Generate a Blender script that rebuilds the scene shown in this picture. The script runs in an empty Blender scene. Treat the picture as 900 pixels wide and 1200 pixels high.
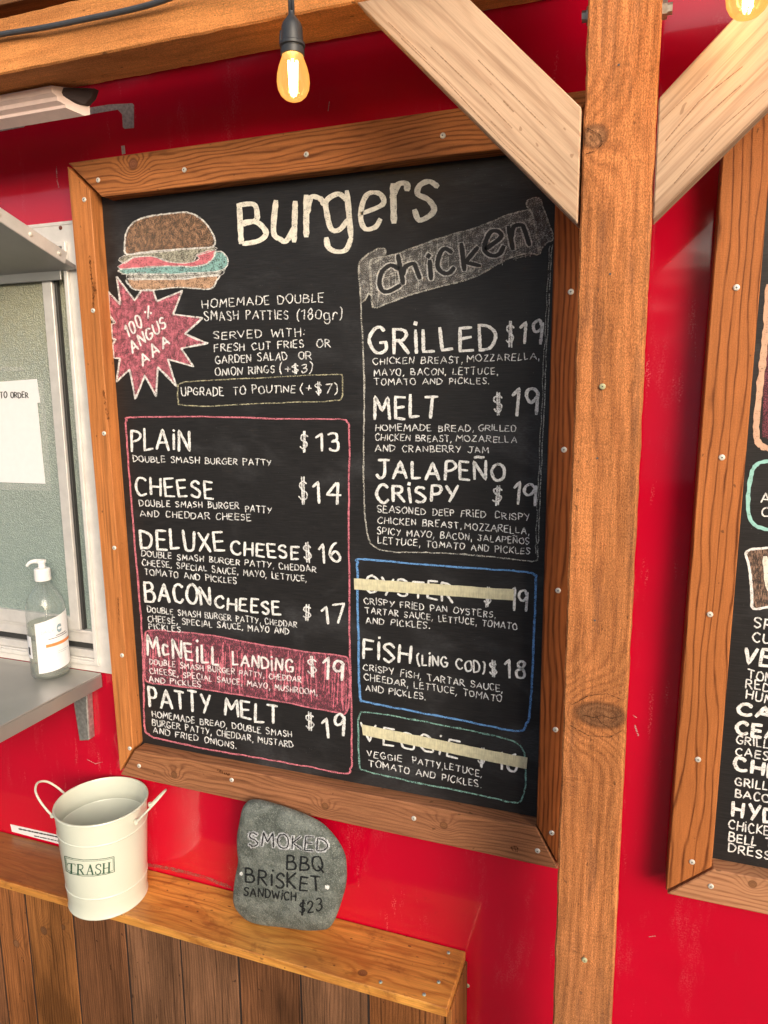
import bpy, bmesh, math, random
from mathutils import Vector, Matrix, noise
from mathutils.geometry import tessellate_polygon
D = bpy.data
SC = bpy.context.scene
COL = SC.collection
R_ = random.Random(7)

# ------------------------------------------------------------------ camera
# z = 0 is the lower inside edge of the big chalkboard, the ground lies 0.80 m below it
CAM = Vector((1.06366, -1.27430, 0.81627))
CR = ((0.94026190, 0.34034050, -0.00871196),      # right
      (0.04907252, -0.16080652, -0.98576526),     # down
      (-0.33689678, 0.92645000, -0.16790161))     # forward
FPX = 854.0
cam_d = D.cameras.new('camera')
cam = D.objects.new('camera', cam_d)
COL.objects.link(cam)
SC.camera = cam
cam_d.sensor_fit = 'VERTICAL'
cam_d.sensor_height = 24.0
cam_d.lens = 24.0 * FPX / 1200.0
cam_d.clip_start = 0.02
cam_d.clip_end = 500.0
m = Matrix.Identity(4)
for i in range(3):
    m[i][0] = CR[0][i]
    m[i][1] = -CR[1][i]
    m[i][2] = -CR[2][i]
    m[i][3] = CAM[i]
cam.matrix_world = m

# ------------------------------------------------------------------ light
SUN_EL, SUN_AZ = math.radians(19), math.radians(140)
w = D.worlds.new('World')
SC.world = w
w.use_nodes = True
nt = w.node_tree
bg = nt.nodes['Background']
sky = nt.nodes.new('ShaderNodeTexSky')
sky.sky_type = 'NISHITA'
sky.sun_disc = False
sky.sun_elevation = SUN_EL
sky.sun_rotation = SUN_AZ
sky.air_density = 1.0
sky.dust_density = 4.0
sky.ozone_density = 0.6
nt.links.new(sky.outputs[0], bg.inputs[0])
bg.inputs[1].default_value = 0.15
sl = D.lights.new('sun', 'SUN')
sl.energy = 1.5
sl.angle = math.radians(34)
sl.color = (1.0, 0.96, 0.915)
sun = D.objects.new('sun', sl)
COL.objects.link(sun)
sdir = Vector((math.sin(SUN_AZ) * math.cos(SUN_EL), math.cos(SUN_AZ) * math.cos(SUN_EL), math.sin(SUN_EL)))
sun.rotation_euler = (-sdir).to_track_quat('-Z', 'Y').to_euler()
SC.view_settings.view_transform = 'Standard'
SC.view_settings.look = 'None'
SC.view_settings.exposure = 0.38
SC.view_settings.gamma = 1.0

# ------------------------------------------------------------------ helpers
WALL = 0.020      # trailer skin
FACE = -0.033     # front of the picture frames


def ray(u, v):
    a, b = (u - 450.0) / FPX, (v - 600.0) / FPX
    return Vector([CR[0][i] * a + CR[1][i] * b + CR[2][i] for i in range(3)])


def at(u, v, Y):                      # point of the plane y = Y
    d = ray(u, v)
    return CAM + d * ((Y - CAM.y) / d.y)


def atz(u, v, Z):
    d = ray(u, v)
    return CAM + d * ((Z - CAM.z) / d.z)


ORG = {}


def link(name, me, mat, parent=None, kind=None, label=None):
    o = D.objects.new(name, me)
    COL.objects.link(o)
    if mat is not None and len(me.materials) == 0:
        for mm in (mat if isinstance(mat, (list, tuple)) else [mat]):
            me.materials.append(mm)
    if parent is not None:
        o.parent = parent
        org = ORG.get(parent.name, Vector((0, 0, 0)))
        ORG[o.name] = org.copy()
        if org.length > 0:
            me.transform(Matrix.Translation(-org))
    if kind:
        o['kind'] = kind
    if label:
        o['label'] = label
    return o


def thing(name, loc, label, cat, group=None, kind=None):
    o = D.objects.new(name, None)
    o.empty_display_size = 0.05
    COL.objects.link(o)
    o.location = loc
    ORG[o.name] = Vector(loc)
    o['label'] = label
    o['category'] = cat
    if group:
        o['group'] = group
    if kind:
        o['kind'] = kind
    return o


def bm_mesh(bm, name, smooth=False):
    me = D.meshes.new(name)
    bmesh.ops.recalc_face_normals(bm, faces=bm.faces)
    if smooth:
        for e in bm.edges:
            if len(e.link_faces) == 2 and e.calc_face_angle(0) > 0.6:
                e.smooth = False
    bm.to_mesh(me)
    bm.free()
    if smooth:
        for p in me.polygons:
            p.use_smooth = True
    return me


def set_grain(me, along, across, off, org=Vector((0, 0, 0))):
    a = Vector(along).normalized()
    c = Vector(across)
    c = (c - a * c.dot(a)).normalized()
    d = a.cross(c)
    at_ = me.attributes.new('grain', 'FLOAT_VECTOR', 'POINT')
    for i, v in enumerate(me.vertices):
        w_ = v.co + org
        at_.data[i].vector = (w_.dot(a) + off[0], w_.dot(c) + off[1], w_.dot(d) + off[2])


def prism(name, pts, depth, mat, parent=None, bevel=0.0012, along=None, across=None, off=None, cuts=0, rough=0.0, **kw):
    """a plank: polygon pts (3-D) pushed back along the vector depth"""
    depth = Vector(depth)
    bm = bmesh.new()
    a = [bm.verts.new(Vector(p)) for p in pts]
    b = [bm.verts.new(Vector(p) + depth) for p in pts]
    n = len(pts)
    bm.faces.new(a)
    bm.faces.new(b[::-1])
    for i in range(n):
        bm.faces.new((a[i], b[i], b[(i + 1) % n], a[(i + 1) % n]))
    if bevel:
        bmesh.ops.bevel(bm, geom=list(bm.edges), offset=bevel, segments=1 if bevel < 0.003 else 2, affect='EDGES', clamp_overlap=True)
    if cuts and along is not None:
        al = Vector(along).normalized()
        ds = [v.co.dot(al) for v in bm.verts]
        lo, hi = min(ds), max(ds)
        for k in range(1, cuts):
            t = lo + (hi - lo) * k / cuts
            bmesh.ops.bisect_plane(bm, geom=list(bm.verts) + list(bm.edges) + list(bm.faces), plane_co=al * t, plane_no=al)
        for v in bm.verts:
            q = noise.noise_vector(v.co * 190.0) * rough * 0.5 + noise.noise_vector(v.co * 35.0) * rough
            q -= al * q.dot(al)
            v.co += q
    me = bm_mesh(bm, name)
    if along is None:
        along = Vector(pts[1]) - Vector(pts[0])
    if across is None:
        across = Vector(pts[-1]) - Vector(pts[0])
    if off is None:
        off = (R_.uniform(0, 9), R_.uniform(0, 9), R_.uniform(0, 9))
    o = link(name, me, mat, parent, **kw)
    set_grain(me, along, across, off, ORG.get(o.name, Vector((0, 0, 0))))
    return o


def box(name, x0, x1, y0, y1, z0, z1, mat, parent=None, bevel=0.0012, along=(1, 0, 0), **kw):
    pts = [(x0, y0, z0), (x1, y0, z0), (x1, y0, z1), (x0, y0, z1)]
    across = (0, 0, 1) if abs(along[2]) < .5 else (1, 0, 0)
    return prism(name, pts, (0, y1 - y0, 0), mat, parent, bevel, along, across, **kw)


def smoothpts(pts, n=6, closed=False):
    P = [Vector(p) for p in pts]
    out = []
    N = len(P)
    for i in range(N if closed else N - 1):
        p0 = P[(i - 1) % N] if (closed or i > 0) else P[0]
        p1, p2 = P[i], P[(i + 1) % N]
        p3 = P[(i + 2) % N] if (closed or i + 2 < N) else P[-1]
        for k in range(n):
            t = k / n
            out.append(0.5 * ((2 * p1) + (p2 - p0) * t + (2 * p0 - 5 * p1 + 4 * p2 - p3) * t * t + (3 * p1 - p0 - 3 * p2 + p3) * t ** 3))
    if not closed:
        out.append(P[-1])
    return out


def tube_bm(bm, path, r, seg=10, closed=False):
    path = [Vector(p) for p in path]
    n = len(path)
    rings = []
    up = None
    for i in range(n):
        if closed:
            t = (path[(i + 1) % n] - path[i - 1]).normalized()
        else:
            t = (path[min(i + 1, n - 1)] - path[max(i - 1, 0)]).normalized()
        if up is None:
            up = t.orthogonal().normalized()
        up = (up - t * up.dot(t)).normalized()
        s = t.cross(up)
        rr = r(i / (n - 1)) if callable(r) else r
        rings.append([bm.verts.new(path[i] + (up * math.cos(6.28318 * k / seg) + s * math.sin(6.28318 * k / seg)) * rr) for k in range(seg)])
    for i in range(n if closed else n - 1):
        A, B = rings[i], rings[(i + 1) % n]
        for k in range(seg):
            bm.faces.new((A[k], A[(k + 1) % seg], B[(k + 1) % seg], B[k]))
    if not closed:
        bm.faces.new(rings[0][::-1])
        bm.faces.new(rings[-1])


def tube(name, path, r, mat, parent=None, seg=10, closed=False, **kw):
    bm = bmesh.new()
    tube_bm(bm, path, r, seg, closed)
    return link(name, bm_mesh(bm, name, True), mat, parent, **kw)


def lathe(name, prof, c, mat, parent=None, seg=48, smooth=True, cap=True, **kw):
    """prof: list of (radius, height); turned about the vertical through c"""
    bm = bmesh.new()
    c = Vector(c)
    rings = []
    for r, h in prof:
        rings.append([bm.verts.new(c + Vector((r * math.cos(6.2831853 * k / seg), r * math.sin(6.2831853 * k / seg), h))) for k in range(seg)])
    for A, B in zip(rings, rings[1:]):
        for k in range(seg):
            bm.faces.new((A[k], A[(k + 1) % seg], B[(k + 1) % seg], B[k]))
    if cap:
        bm.faces.new(rings[0][::-1])
        bm.faces.new(rings[-1])
    me = bm_mesh(bm, name, smooth)
    return link(name, me, mat, parent, **kw)


# ------------------------------------------------------------------ materials
class NT:
    def __init__(self, name):
        self.m = D.materials.new(name)
        self.m.use_nodes = True
        self.t = self.m.node_tree
        self.b = self.t.nodes['Principled BSDF']
        self.out = self.t.nodes['Material Output']

    def n(self, typ, **kw):
        x = self.t.nodes.new(typ)
        for k, v in kw.items():
            setattr(x, k, v)
        return x

    def put(self, sock, v):
        if isinstance(v, bpy.types.NodeSocket):
            self.t.links.new(v, sock)
        elif isinstance(v, (tuple, list)) and len(v) == 3 and sock.type == 'RGBA':
            sock.default_value = (*v, 1)
        else:
            sock.default_value = v

    def m_(self, op, a, b=0.0, c=0.0, clamp=False):
        x = self.n('ShaderNodeMath', operation=op, use_clamp=clamp)
        self.put(x.inputs[0], a)
        self.put(x.inputs[1], b)
        self.put(x.inputs[2], c)
        return x.outputs[0]

    def vmul(self, v, s):
        x = self.n('ShaderNodeVectorMath', operation='MULTIPLY')
        self.put(x.inputs[0], v)
        x.inputs[1].default_value = s
        return x.outputs[0]

    def noise(self, v, scale=1.0, detail=3.0, rough=0.55, dist=0.0):
        x = self.n('ShaderNodeTexNoise')
        self.put(x.inputs['Vector'], v)
        x.inputs['Scale'].default_value = scale
        x.inputs['Detail'].default_value = detail
        x.inputs['Roughness'].default_value = rough
        x.inputs['Distortion'].default_value = dist
        return x.outputs['Fac']

    def ramp(self, v, lo, hi, a=0.0, b=1.0, smooth=True):
        x = self.n('ShaderNodeMapRange')
        x.interpolation_type = 'SMOOTHSTEP' if smooth else 'LINEAR'
        self.put(x.inputs[0], v)
        for i, q in zip((1, 2, 3, 4), (lo, hi, a, b)):
            self.put(x.inputs[i], q)
        return x.outputs[0]

    def mix(self, f, a, b, mode='MIX'):
        x = self.n('ShaderNodeMix', data_type='RGBA', blend_type=mode)
        self.put(x.inputs[0], f)
        self.put(x.inputs[6], a)
        self.put(x.inputs[7], b)
        return x.outputs[2]

    def grain(self):
        x = self.n('ShaderNodeAttribute', attribute_name='grain')
        return x.outputs['Vector']

    def pos(self):
        return self.n('ShaderNodeNewGeometry').outputs['Position']

    def bump(self, h, strength, dist):
        x = self.n('ShaderNodeBump')
        x.inputs['Strength'].default_value = strength
        x.inputs['Distance'].default_value = dist
        self.put(x.inputs['Height'], h)
        self.put(self.b.inputs['Normal'], x.outputs[0])

    def p(self, **kw):
        names = dict(col='Base Color', rough='Roughness', metal='Metallic', spec='Specular IOR Level', coat='Coat Weight', coatr='Coat Roughness',
                     trans='Transmission Weight', ior='IOR', em='Emission Color', ems='Emission Strength', alpha='Alpha', sss='Subsurface Weight')
        for k, v in kw.items():
            self.put(self.b.inputs[names[k]], v)
        return self.m


def plain(name, col, rough=0.5, metal=0.0, nz=0.12, sc=60.0, bump=0.0, **kw):
    t = NT(name)
    n_ = t.noise(t.pos(), sc, 4)
    f = t.ramp(n_, 0.3, 0.7, 1 - nz, 1 + nz, False)
    vm = t.n('ShaderNodeVectorMath', operation='SCALE')
    vm.inputs[0].default_value = col
    t.put(vm.inputs['Scale'], f)
    t.p(col=vm.outputs[0], rough=rough, metal=metal, **kw)
    if bump:
        t.bump(n_, 0.5, bump)
    return t.m


def wood(name, light, dark, freq=60.0, wob=2.0, ring=0.6, sharp=3.0, fiber=0.35, knots=(), saw=0.0, sawf=330.0, patch=0.25,
         patchcol=None, rough=0.62, spec=0.16, bump=0.0006, rot=0.0, fuzz=0.0, streaks=0.0, knotcol=(0.09, 0.035, 0.015), coat=0.0, blot=0.0, low_brown=0, streakcol=(0.10, 0.045, 0.02)):
    """stained timber; grain = (along, across, depth) metres. knots: (along, across, radius, squash) in the same axes with the world origin."""
    t = NT(name)
    g = t.grain()
    sx = t.n('ShaderNodeSeparateXYZ')
    t.put(sx.inputs[0], g)
    a, c, d = sx.outputs
    low = t.noise(t.vmul(g, (2.2, 13.0, 9.0)), 1.0, 2.0, 0.5)
    mid = t.noise(t.vmul(g, (9.0, 40.0, 30.0)), 1.0, 3.0, 0.5)
    V = t.m_('MULTIPLY', c, freq)
    V = t.m_('ADD', V, t.m_('MULTIPLY', low, wob * 2.2))
    V = t.m_('ADD', V, t.m_('MULTIPLY', mid, wob * 0.35))
    V = t.m_('ADD', V, t.m_('MULTIPLY', d, freq * 0.6))
    kmask = None
    kring = None
    for (ka, kc, kr, sq) in knots:
        da = t.m_('DIVIDE', t.m_('SUBTRACT', a, ka), sq)
        dc = t.m_('SUBTRACT', c, kc)
        d2 = t.m_('ADD', t.m_('MULTIPLY', da, da), t.m_('MULTIPLY', dc, dc))
        q = t.m_('DIVIDE', d2, (kr * 2.6) ** 2)
        e = t.m_('EXPONENT', t.m_('MULTIPLY', q, -1.0))
        V = t.m_('ADD', V, t.m_('MULTIPLY', e, freq * kr * 3.0))
        dist = t.m_('SQRT', d2)
        wobd = t.m_('ADD', dist, t.m_('MULTIPLY', t.m_('SUBTRACT', mid, 0.5), kr * 0.5))
        mk = t.ramp(wobd, kr * 0.75, kr * 1.2, 1.0, 0.0)
        halo = t.ramp(wobd, kr * 0.55, kr * 1.05, 0.0, 1.0)
        kmask = mk if kmask is None else t.m_('MAXIMUM', kmask, mk)
        kr_ = t.m_('MULTIPLY', t.m_('SUBTRACT', 1.0, halo), t.m_('MULTIPLY_ADD', t.m_('SINE', t.m_('MULTIPLY', t.m_('ADD', wobd, t.m_('MULTIPLY', mid, kr * .5)), 6.283 * 2.6 / kr)), 0.16, t.m_('MULTIPLY_ADD', mid, 1.1, -0.1)))
        kring = kr_ if kring is None else t.m_('MAXIMUM', kring, kr_)
    s = t.m_('SINE', t.m_('MULTIPLY', V, 6.2832))
    s = t.m_('MULTIPLY_ADD', s, 0.5, 0.5)
    rg = t.m_('POWER', s, sharp)
    brk = t.ramp(t.noise(t.vmul(g, (14, 60, 60)), 1.0, 2), 0.3, 0.6, 0.55, 1.0)
    rg = t.m_('MULTIPLY', rg, brk)
    fib = t.noise(t.vmul(g, (22.0, 620.0, 620.0)), 1.0, 3.0, 0.65)
    fib2 = t.noise(t.vmul(g, (5.0, 130.0, 130.0)), 1.0, 3.0, 0.6)
    col = t.mix(t.m_('MULTIPLY', rg, ring), light, dark)
    f = t.m_('ADD', t.m_('MULTIPLY', fib, 0.5), t.m_('MULTIPLY', fib2, 0.5))
    f = t.ramp(f, 0.36, 0.64, 1 - fiber, 1 + fiber * 0.75, False)
    if fuzz:
        fz = t.noise(t.vmul(g, (420.0, 700.0, 700.0)), 1.0, 2.0, 0.7)
        f = t.m_('MULTIPLY', f, t.ramp(fz, 0.3, 0.7, 1 - fuzz, 1 + fuzz, False))
    big = t.noise(t.vmul(g, (2.4, 7.0, 7.0)), 1.0, 3.0, 0.55)
    if patchcol is not None:
        col = t.mix(t.m_('MULTIPLY', t.ramp(big, 0.42, 0.68), patch), col, patchcol)
    else:
        f = t.m_('MULTIPLY', f, t.ramp(big, 0.3, 0.7, 1 - patch, 1 + patch, False))
    if streaks:
        st = t.noise(t.vmul(g, (3.2, 170.0, 170.0)), 1.0, 2.0, 0.5)
        col = t.mix(t.m_('MULTIPLY', t.ramp(st, 0.57, 0.68), streaks), col, streakcol)
    sp = t.noise(t.vmul(g, (60.0, 90.0, 90.0)), 1.0, 1.0)
    col = t.mix(t.ramp(sp, 0.74, 0.78, 0.0, 0.7), col, streakcol)
    if low_brown:  # browner towards the lower end, plus scattered brown streaks
        wt = t.ramp(t.m_('ADD', a, t.m_('MULTIPLY', big, 0.5)), 0.45, -0.35, 0.0, 0.75)
        col = t.mix(wt, col, (0.20, 0.105, 0.055))
        col = t.mix(t.m_('MULTIPLY', t.ramp(t.noise(t.vmul(g, (6, 55, 55)), 1.0, 4, .6), .54, .68), .4), col, (0.17, 0.08, 0.045))
    if blot:
        b1 = t.noise(t.vmul(g, (11, 22, 22)), 1.0, 6, 0.7, 0.8)
        b2 = t.noise(t.vmul(g, (60, 90, 90)), 1.0, 4, 0.7)
        bb = t.m_('MULTIPLY', t.ramp(b1, 0.50, 0.66), t.ramp(b2, 0.35, 0.6, .45, 1))
        col = t.mix(t.m_('MULTIPLY', bb, 0.6), col, (0.20, 0.065, 0.018))
        # weathered end, far left
        lf = t.ramp(t.m_('ADD', a, t.m_('MULTIPLY', b1, 0.25)), -0.02, 0.17, 0.75, 0.0)
        lf = t.m_('MULTIPLY', lf, t.ramp(c, -.127, -.120, 0.0, 1.0))
        col = t.mix(lf, col, (0.22, 0.10, 0.045))
    h = t.m_('ADD', t.m_('MULTIPLY', fib, 0.6), t.m_('MULTIPLY', rg, -0.3))
    if saw:
        sc = t.m_('ADD', t.m_('MULTIPLY', a, sawf), t.m_('MULTIPLY', c, sawf * rot))
        sc = t.m_('ADD', sc, t.m_('MULTIPLY', mid, 2.5))
        sw = t.m_('SINE', t.m_('MULTIPLY', sc, 6.2832))
        sm = t.ramp(t.noise(t.vmul(g, (10, 20, 20)), 1.0, 2), 0.35, 0.6)
        sw = t.m_('MULTIPLY', sw, sm)
        f = t.m_('MULTIPLY', f, t.m_('MULTIPLY_ADD', sw, saw, 1.0))
        h = t.m_('ADD', h, t.m_('MULTIPLY', sw, saw * 5.0))
    if fuzz:
        h = t.m_('ADD', h, t.m_('MULTIPLY', fz, 0.8))
    if kmask is not None:
        kc_ = t.mix(kring, knotcol, tuple(x * k_ for x, k_ in zip(knotcol, (3.6, 4.2, 4.2))))
        col = t.mix(t.m_('MULTIPLY', kmask, 0.85), col, kc_)
    vm = t.n('ShaderNodeVectorMath', operation='SCALE')
    t.put(vm.inputs[0], col)
    t.put(vm.inputs['Scale'], f)
    t.p(col=vm.outputs[0], rough=rough, spec=spec, coat=coat, coatr=0.25)
    t.bump(h, 0.7, bump)
    return t.m


OR_L, OR_D = (0.50, 0.185, 0.050), (0.17, 0.050, 0.014)
M = {}


def kn(u, v, Y, r, sq=1.0, along='x'):
    """knot spot of a board in the plane y = Y"""
    p = at(u, v, Y)
    return (p.x, p.z, r, sq) if along == 'x' else (p.z, p.x, r, sq)


# red skin
t = NT('red_paint')
P_ = t.pos()
scr = t.noise(t.vmul(P_, (60, 60, 9)), 1.0, 3, 0.6)
scr2 = t.noise(t.vmul(P_, (300, 300, 300)), 1.0, 2, 0.6)
big = t.noise(P_, 3.2, 2)
sc_ = t.m_('MULTIPLY', t.ramp(scr, 0.60, 0.72), t.ramp(scr2, 0.5, 0.62))
sc_ = t.m_('MULTIPLY', sc_, t.ramp(big, 0.45, 0.62))
blot = t.m_('MULTIPLY', t.ramp(t.noise(P_, 26.0, 5, 0.7), 0.62, 0.72), t.ramp(scr2, 0.45, 0.6))
base = t.mix(t.ramp(t.noise(P_, 2.0, 3), 0.3, 0.7), (0.50, 0.0008, 0.020), (0.58, 0.001, 0.024))
haz = t.m_('MULTIPLY', t.ramp(t.noise(t.vmul(P_, (14, 14, 4)), 1.0, 5, .7), .55, .72), t.ramp(scr2, .40, .65))
base = t.mix(t.m_('MULTIPLY', haz, 0.16), base, (0.70, 0.25, 0.27))
base = t.mix(t.m_('MULTIPLY', sc_, 0.5), base, (0.75, 0.22, 0.24))
base = t.mix(t.m_('MULTIPLY', blot, 0.35), base, (0.30, 0.01, 0.02))
t.p(col=base, rough=t.ramp(t.noise(P_, 12.0, 4), 0.3, 0.7, 0.10, 0.18), spec=0.5, coat=0.9, coatr=0.05)
t.bump(t.noise(t.vmul(P_, (1.2, 1, 3)), 4.0, 1), 0.5, 0.008)
M['red'] = t.m

M['beam'] = wood('stained_beam_timber', (0.66, 0.270, 0.085), (0.36, 0.115, 0.032), freq=30, wob=1.8, ring=0.35, sharp=2, fiber=0.20, fuzz=0.34, saw=0.03, sawf=260, patch=0.2, rough=0.75, bump=0.0009)
M['post'] = wood('stained_post_timber', (0.50, 0.190, 0.066), (0.22, 0.070, 0.024), freq=55, wob=2.0, ring=0.45, sharp=2.0, fiber=0.34, fuzz=0.46, saw=0.008, sawf=170, rot=0.6, patch=0.34, low_brown=1,
                 knots=[kn(697, 160, -.25, .017, 1.0, 'z'), kn(703, 838, -.25, .036, .55, 'z')], knotcol=(0.10, 0.042, 0.020), rough=0.75, bump=0.0011)
M['brace'] = wood('pale_planed_timber', (0.59, 0.405, 0.275), (0.35, 0.20, 0.125), freq=60, wob=2.0, ring=0.45, sharp=4, fiber=0.14, patch=0.18, rough=0.7, streaks=0.5, streakcol=(0.30, 0.17, 0.10), bump=0.0003)
M['f_top'] = wood('frame_timber_cathedral', (0.46, 0.172, 0.056), (0.13, 0.038, 0.013), freq=125, wob=4.6, ring=0.8, sharp=2.6, fiber=0.22, fuzz=.1, patch=0.14,
                  knots=[kn(156, 192, FACE, .011, 1.0)], knotcol=(0.10, 0.035, 0.02), rough=0.5, bump=0.0004)
M['f_left'] = wood('frame_timber_smooth', (0.52, 0.195, 0.060), (0.27, 0.080, 0.022), freq=60, wob=1.6, ring=0.32, sharp=3, fiber=0.22, fuzz=.12, saw=0.03, sawf=420, patch=0.2, streaks=0.4, rough=0.5, bump=0.0003)
M['f_bot'] = wood('frame_timber_worn', (0.36, 0.155, 0.072), (0.13, 0.046, 0.020), freq=125, wob=4.0, ring=0.7, sharp=2.5, fiber=0.28, fuzz=.12, patch=0.35, patchcol=(0.30, 0.13, 0.07),
                  knots=[kn(204, 908, FACE, .008), kn(381, 945, FACE, .008), kn(520, 967, FACE, .008)], rough=0.6, bump=0.0004)
M['f_right'] = wood('frame_timber_dark', (0.30, 0.088, 0.024), (0.075, 0.018, 0.006), freq=120, wob=2.6, ring=0.8, sharp=2.0, fiber=0.28, patch=0.12, rough=0.5, bump=0.0004)
M['f_line'] = wood('frame_timber_lined', (0.43, 0.150, 0.046), (0.11, 0.030, 0.010), freq=66, wob=2.0, ring=0.9, sharp=10, fiber=0.18, fuzz=.15, saw=0.03, sawf=420, patch=0.12, rough=0.5, bump=0.0004)
M['f_bot2'] = wood('frame_timber_pale', (0.44, 0.215, 0.110), (0.19, 0.070, 0.033), freq=130, wob=4, ring=0.65, sharp=3, fiber=0.18, patch=0.15,
                   knots=[kn(882, 1036, FACE, .007)], rough=0.6, bump=0.0004)
M['shelf'] = wood('varnished_shelf_timber', (0.74, 0.350, 0.075), (0.34, 0.10, 0.018), freq=48, wob=3.4, ring=0.6, sharp=2.5, fiber=0.22, patch=0.8, patchcol=(0.33, 0.11, 0.026), blot=1.0,
                  knots=[(atz(425, 1140, -.32).x, atz(425, 1140, -.32).y, .008, 1.2)], rough=0.32, spec=0.5, bump=0.0003, streaks=0.15)
M['plank'] = [wood('brown_plank_%s' % nm, l, dk, freq=150, wob=2.6, ring=0.42, sharp=1.6, fiber=0.30, fuzz=.16, patch=0.55, saw=0.0, sawf=380, streaks=0.55, rough=0.6, streakcol=(.03, .014, .008), knots=k, knotcol=(0.07, 0.03, 0.015))
              for nm, l, dk, k in (('warm', (0.25, 0.095, 0.032), (0.05, 0.016, 0.007), [kn(20, 1105, -.105, .010, 1.1, 'z'), kn(5, 1188, -.105, .007, 1.0, 'z')]),
                                   ('tawny', (0.30, 0.120, 0.036), (0.09, 0.030, 0.012), [kn(52, 1090, -.105, .010, 1.1, 'z'), kn(75, 1086, -.105, .006, 1.2, 'z')]),
                                   ('dark', (0.17, 0.072, 0.032), (0.035, 0.014, 0.007), []), ('grey', (0.18, 0.088, 0.046), (0.04, 0.018, 0.010), []))]
M['roofwood'] = wood('rough_roof_timber', (0.22, 0.10, 0.045), (0.08, 0.035, 0.018), freq=50, wob=2, ring=0.5, fiber=0.3, fuzz=0.2, rough=0.8)
M['trimwood'] = plain('pink_primed_trim', (0.88, 0.68, 0.62), 0.5, nz=0.05)
M['black'] = plain('black_rubber', (0.035, 0.037, 0.042), 0.45)
M['cable'] = plain('grey_black_cable', (0.06, 0.065, 0.075), 0.35)
M['screw'] = plain('zinc_screw', (0.80, 0.78, 0.70), 0.35, 0.35, nz=0.1)
M['green_screw'] = plain('coated_deck_screw', (0.50, 0.50, 0.30), 0.45, 0.2)
M['blue_screw'] = plain('tarnished_screw', (0.32, 0.42, 0.38), 0.5, 0.2)
M['recess'] = plain('screw_recess', (0.08, 0.08, 0.08), 0.7)
M['galv'] = plain('galvanised_steel', (0.48, 0.49, 0.48), 0.45, 0.75, nz=0.3, sc=120)
M['steel'] = plain('stainless_steel', (0.46, 0.45, 0.43), 0.36, 0.6, nz=0.06, sc=12)
M['hatch'] = plain('grey_sheet_metal', (0.34, 0.34, 0.33), 0.42, 0.35, nz=0.08, sc=9)
M['alu'] = plain('brushed_aluminium', (0.66, 0.64, 0.62), 0.42, 0.25, nz=0.08, sc=40)
M['winframe'] = plain('off_white_window_paint', (0.74, 0.72, 0.69), 0.4, 0.15, nz=0.08, sc=35)
M['joint'] = plain('dark_joint_dirt_shade', (0.022, 0.012, 0.008), 0.9)
M['gap'] = plain('dark_track_gap', (0.03, 0.03, 0.03), 0.6)
M['rust'] = plain('rusty_screw', (0.13, 0.035, 0.02), 0.7)
M['paper'] = plain('white_paper', (0.80, 0.80, 0.82), 0.6, nz=0.02)
M['ink'] = plain('dark_ink', (0.05, 0.05, 0.055), 0.6)
M['greyink'] = plain('grey_blue_ink', (0.25, 0.36, 0.42), 0.6)
M['orangeink'] = plain('orange_ink', (0.72, 0.24, 0.07), 0.6)
M['cream'] = plain('cream_enamel', (0.68, 0.715, 0.61), 0.28, nz=0.03, sc=8, coat=0.3, coatr=0.1)
M['green_print'] = plain('dark_green_print', (0.06, 0.13, 0.085), 0.5)
M['barepatch'] = plain('bare_grey_primer', (0.40, 0.34, 0.31), 0.7, nz=0.35, sc=160)
M['rail'] = plain('grey_drip_rail', (0.34, 0.33, 0.34), 0.4, 0.5)
M['white_plastic'] = plain('white_pump_plastic', (0.82, 0.82, 0.82), 0.3, nz=0.02)
M['ground'] = plain('asphalt_ground', (0.06, 0.058, 0.055), 0.9, nz=0.3, sc=30, bump=0.004)
M['curl'] = plain('dark_trim_end', (0.05, 0.03, 0.03), 0.7)

# black board
t = NT('chalkboard_black')
P_ = t.pos()
hz = t.noise(t.vmul(P_, (25, 1, 650)), 1.0, 3, 0.6)
vz = t.noise(t.vmul(P_, (520, 1, 30)), 1.0, 2, 0.6)
sm = t.noise(t.vmul(P_, (5, 1, 8)), 1.0, 4, 0.6, 0.6)
dust = t.m_('MULTIPLY', t.ramp(sm, 0.50, 0.76), t.ramp(t.noise(t.vmul(P_, (120, 1, 380)), 1.0, 3), 0.3, 0.7, 0.4, 1.0))
col = t.mix(t.ramp(hz, 0.35, 0.7), (0.015, 0.0145, 0.015), (0.026, 0.025, 0.026))
col = t.mix(t.m_('MULTIPLY', dust, 0.26), col, (0.16, 0.165, 0.18))
spk = t.noise(P_, 420.0, 1)
col = t.mix(t.ramp(spk, 0.76, 0.80, 0, 0.5), col, (0.3, 0.3, 0.3))
t.p(col=col, rough=0.42, spec=0.30)
t.bump(t.m_('ADD', hz, t.m_('MULTIPLY', vz, 0.5)), 0.35, 0.0005)
M['board'] = t.m


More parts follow.
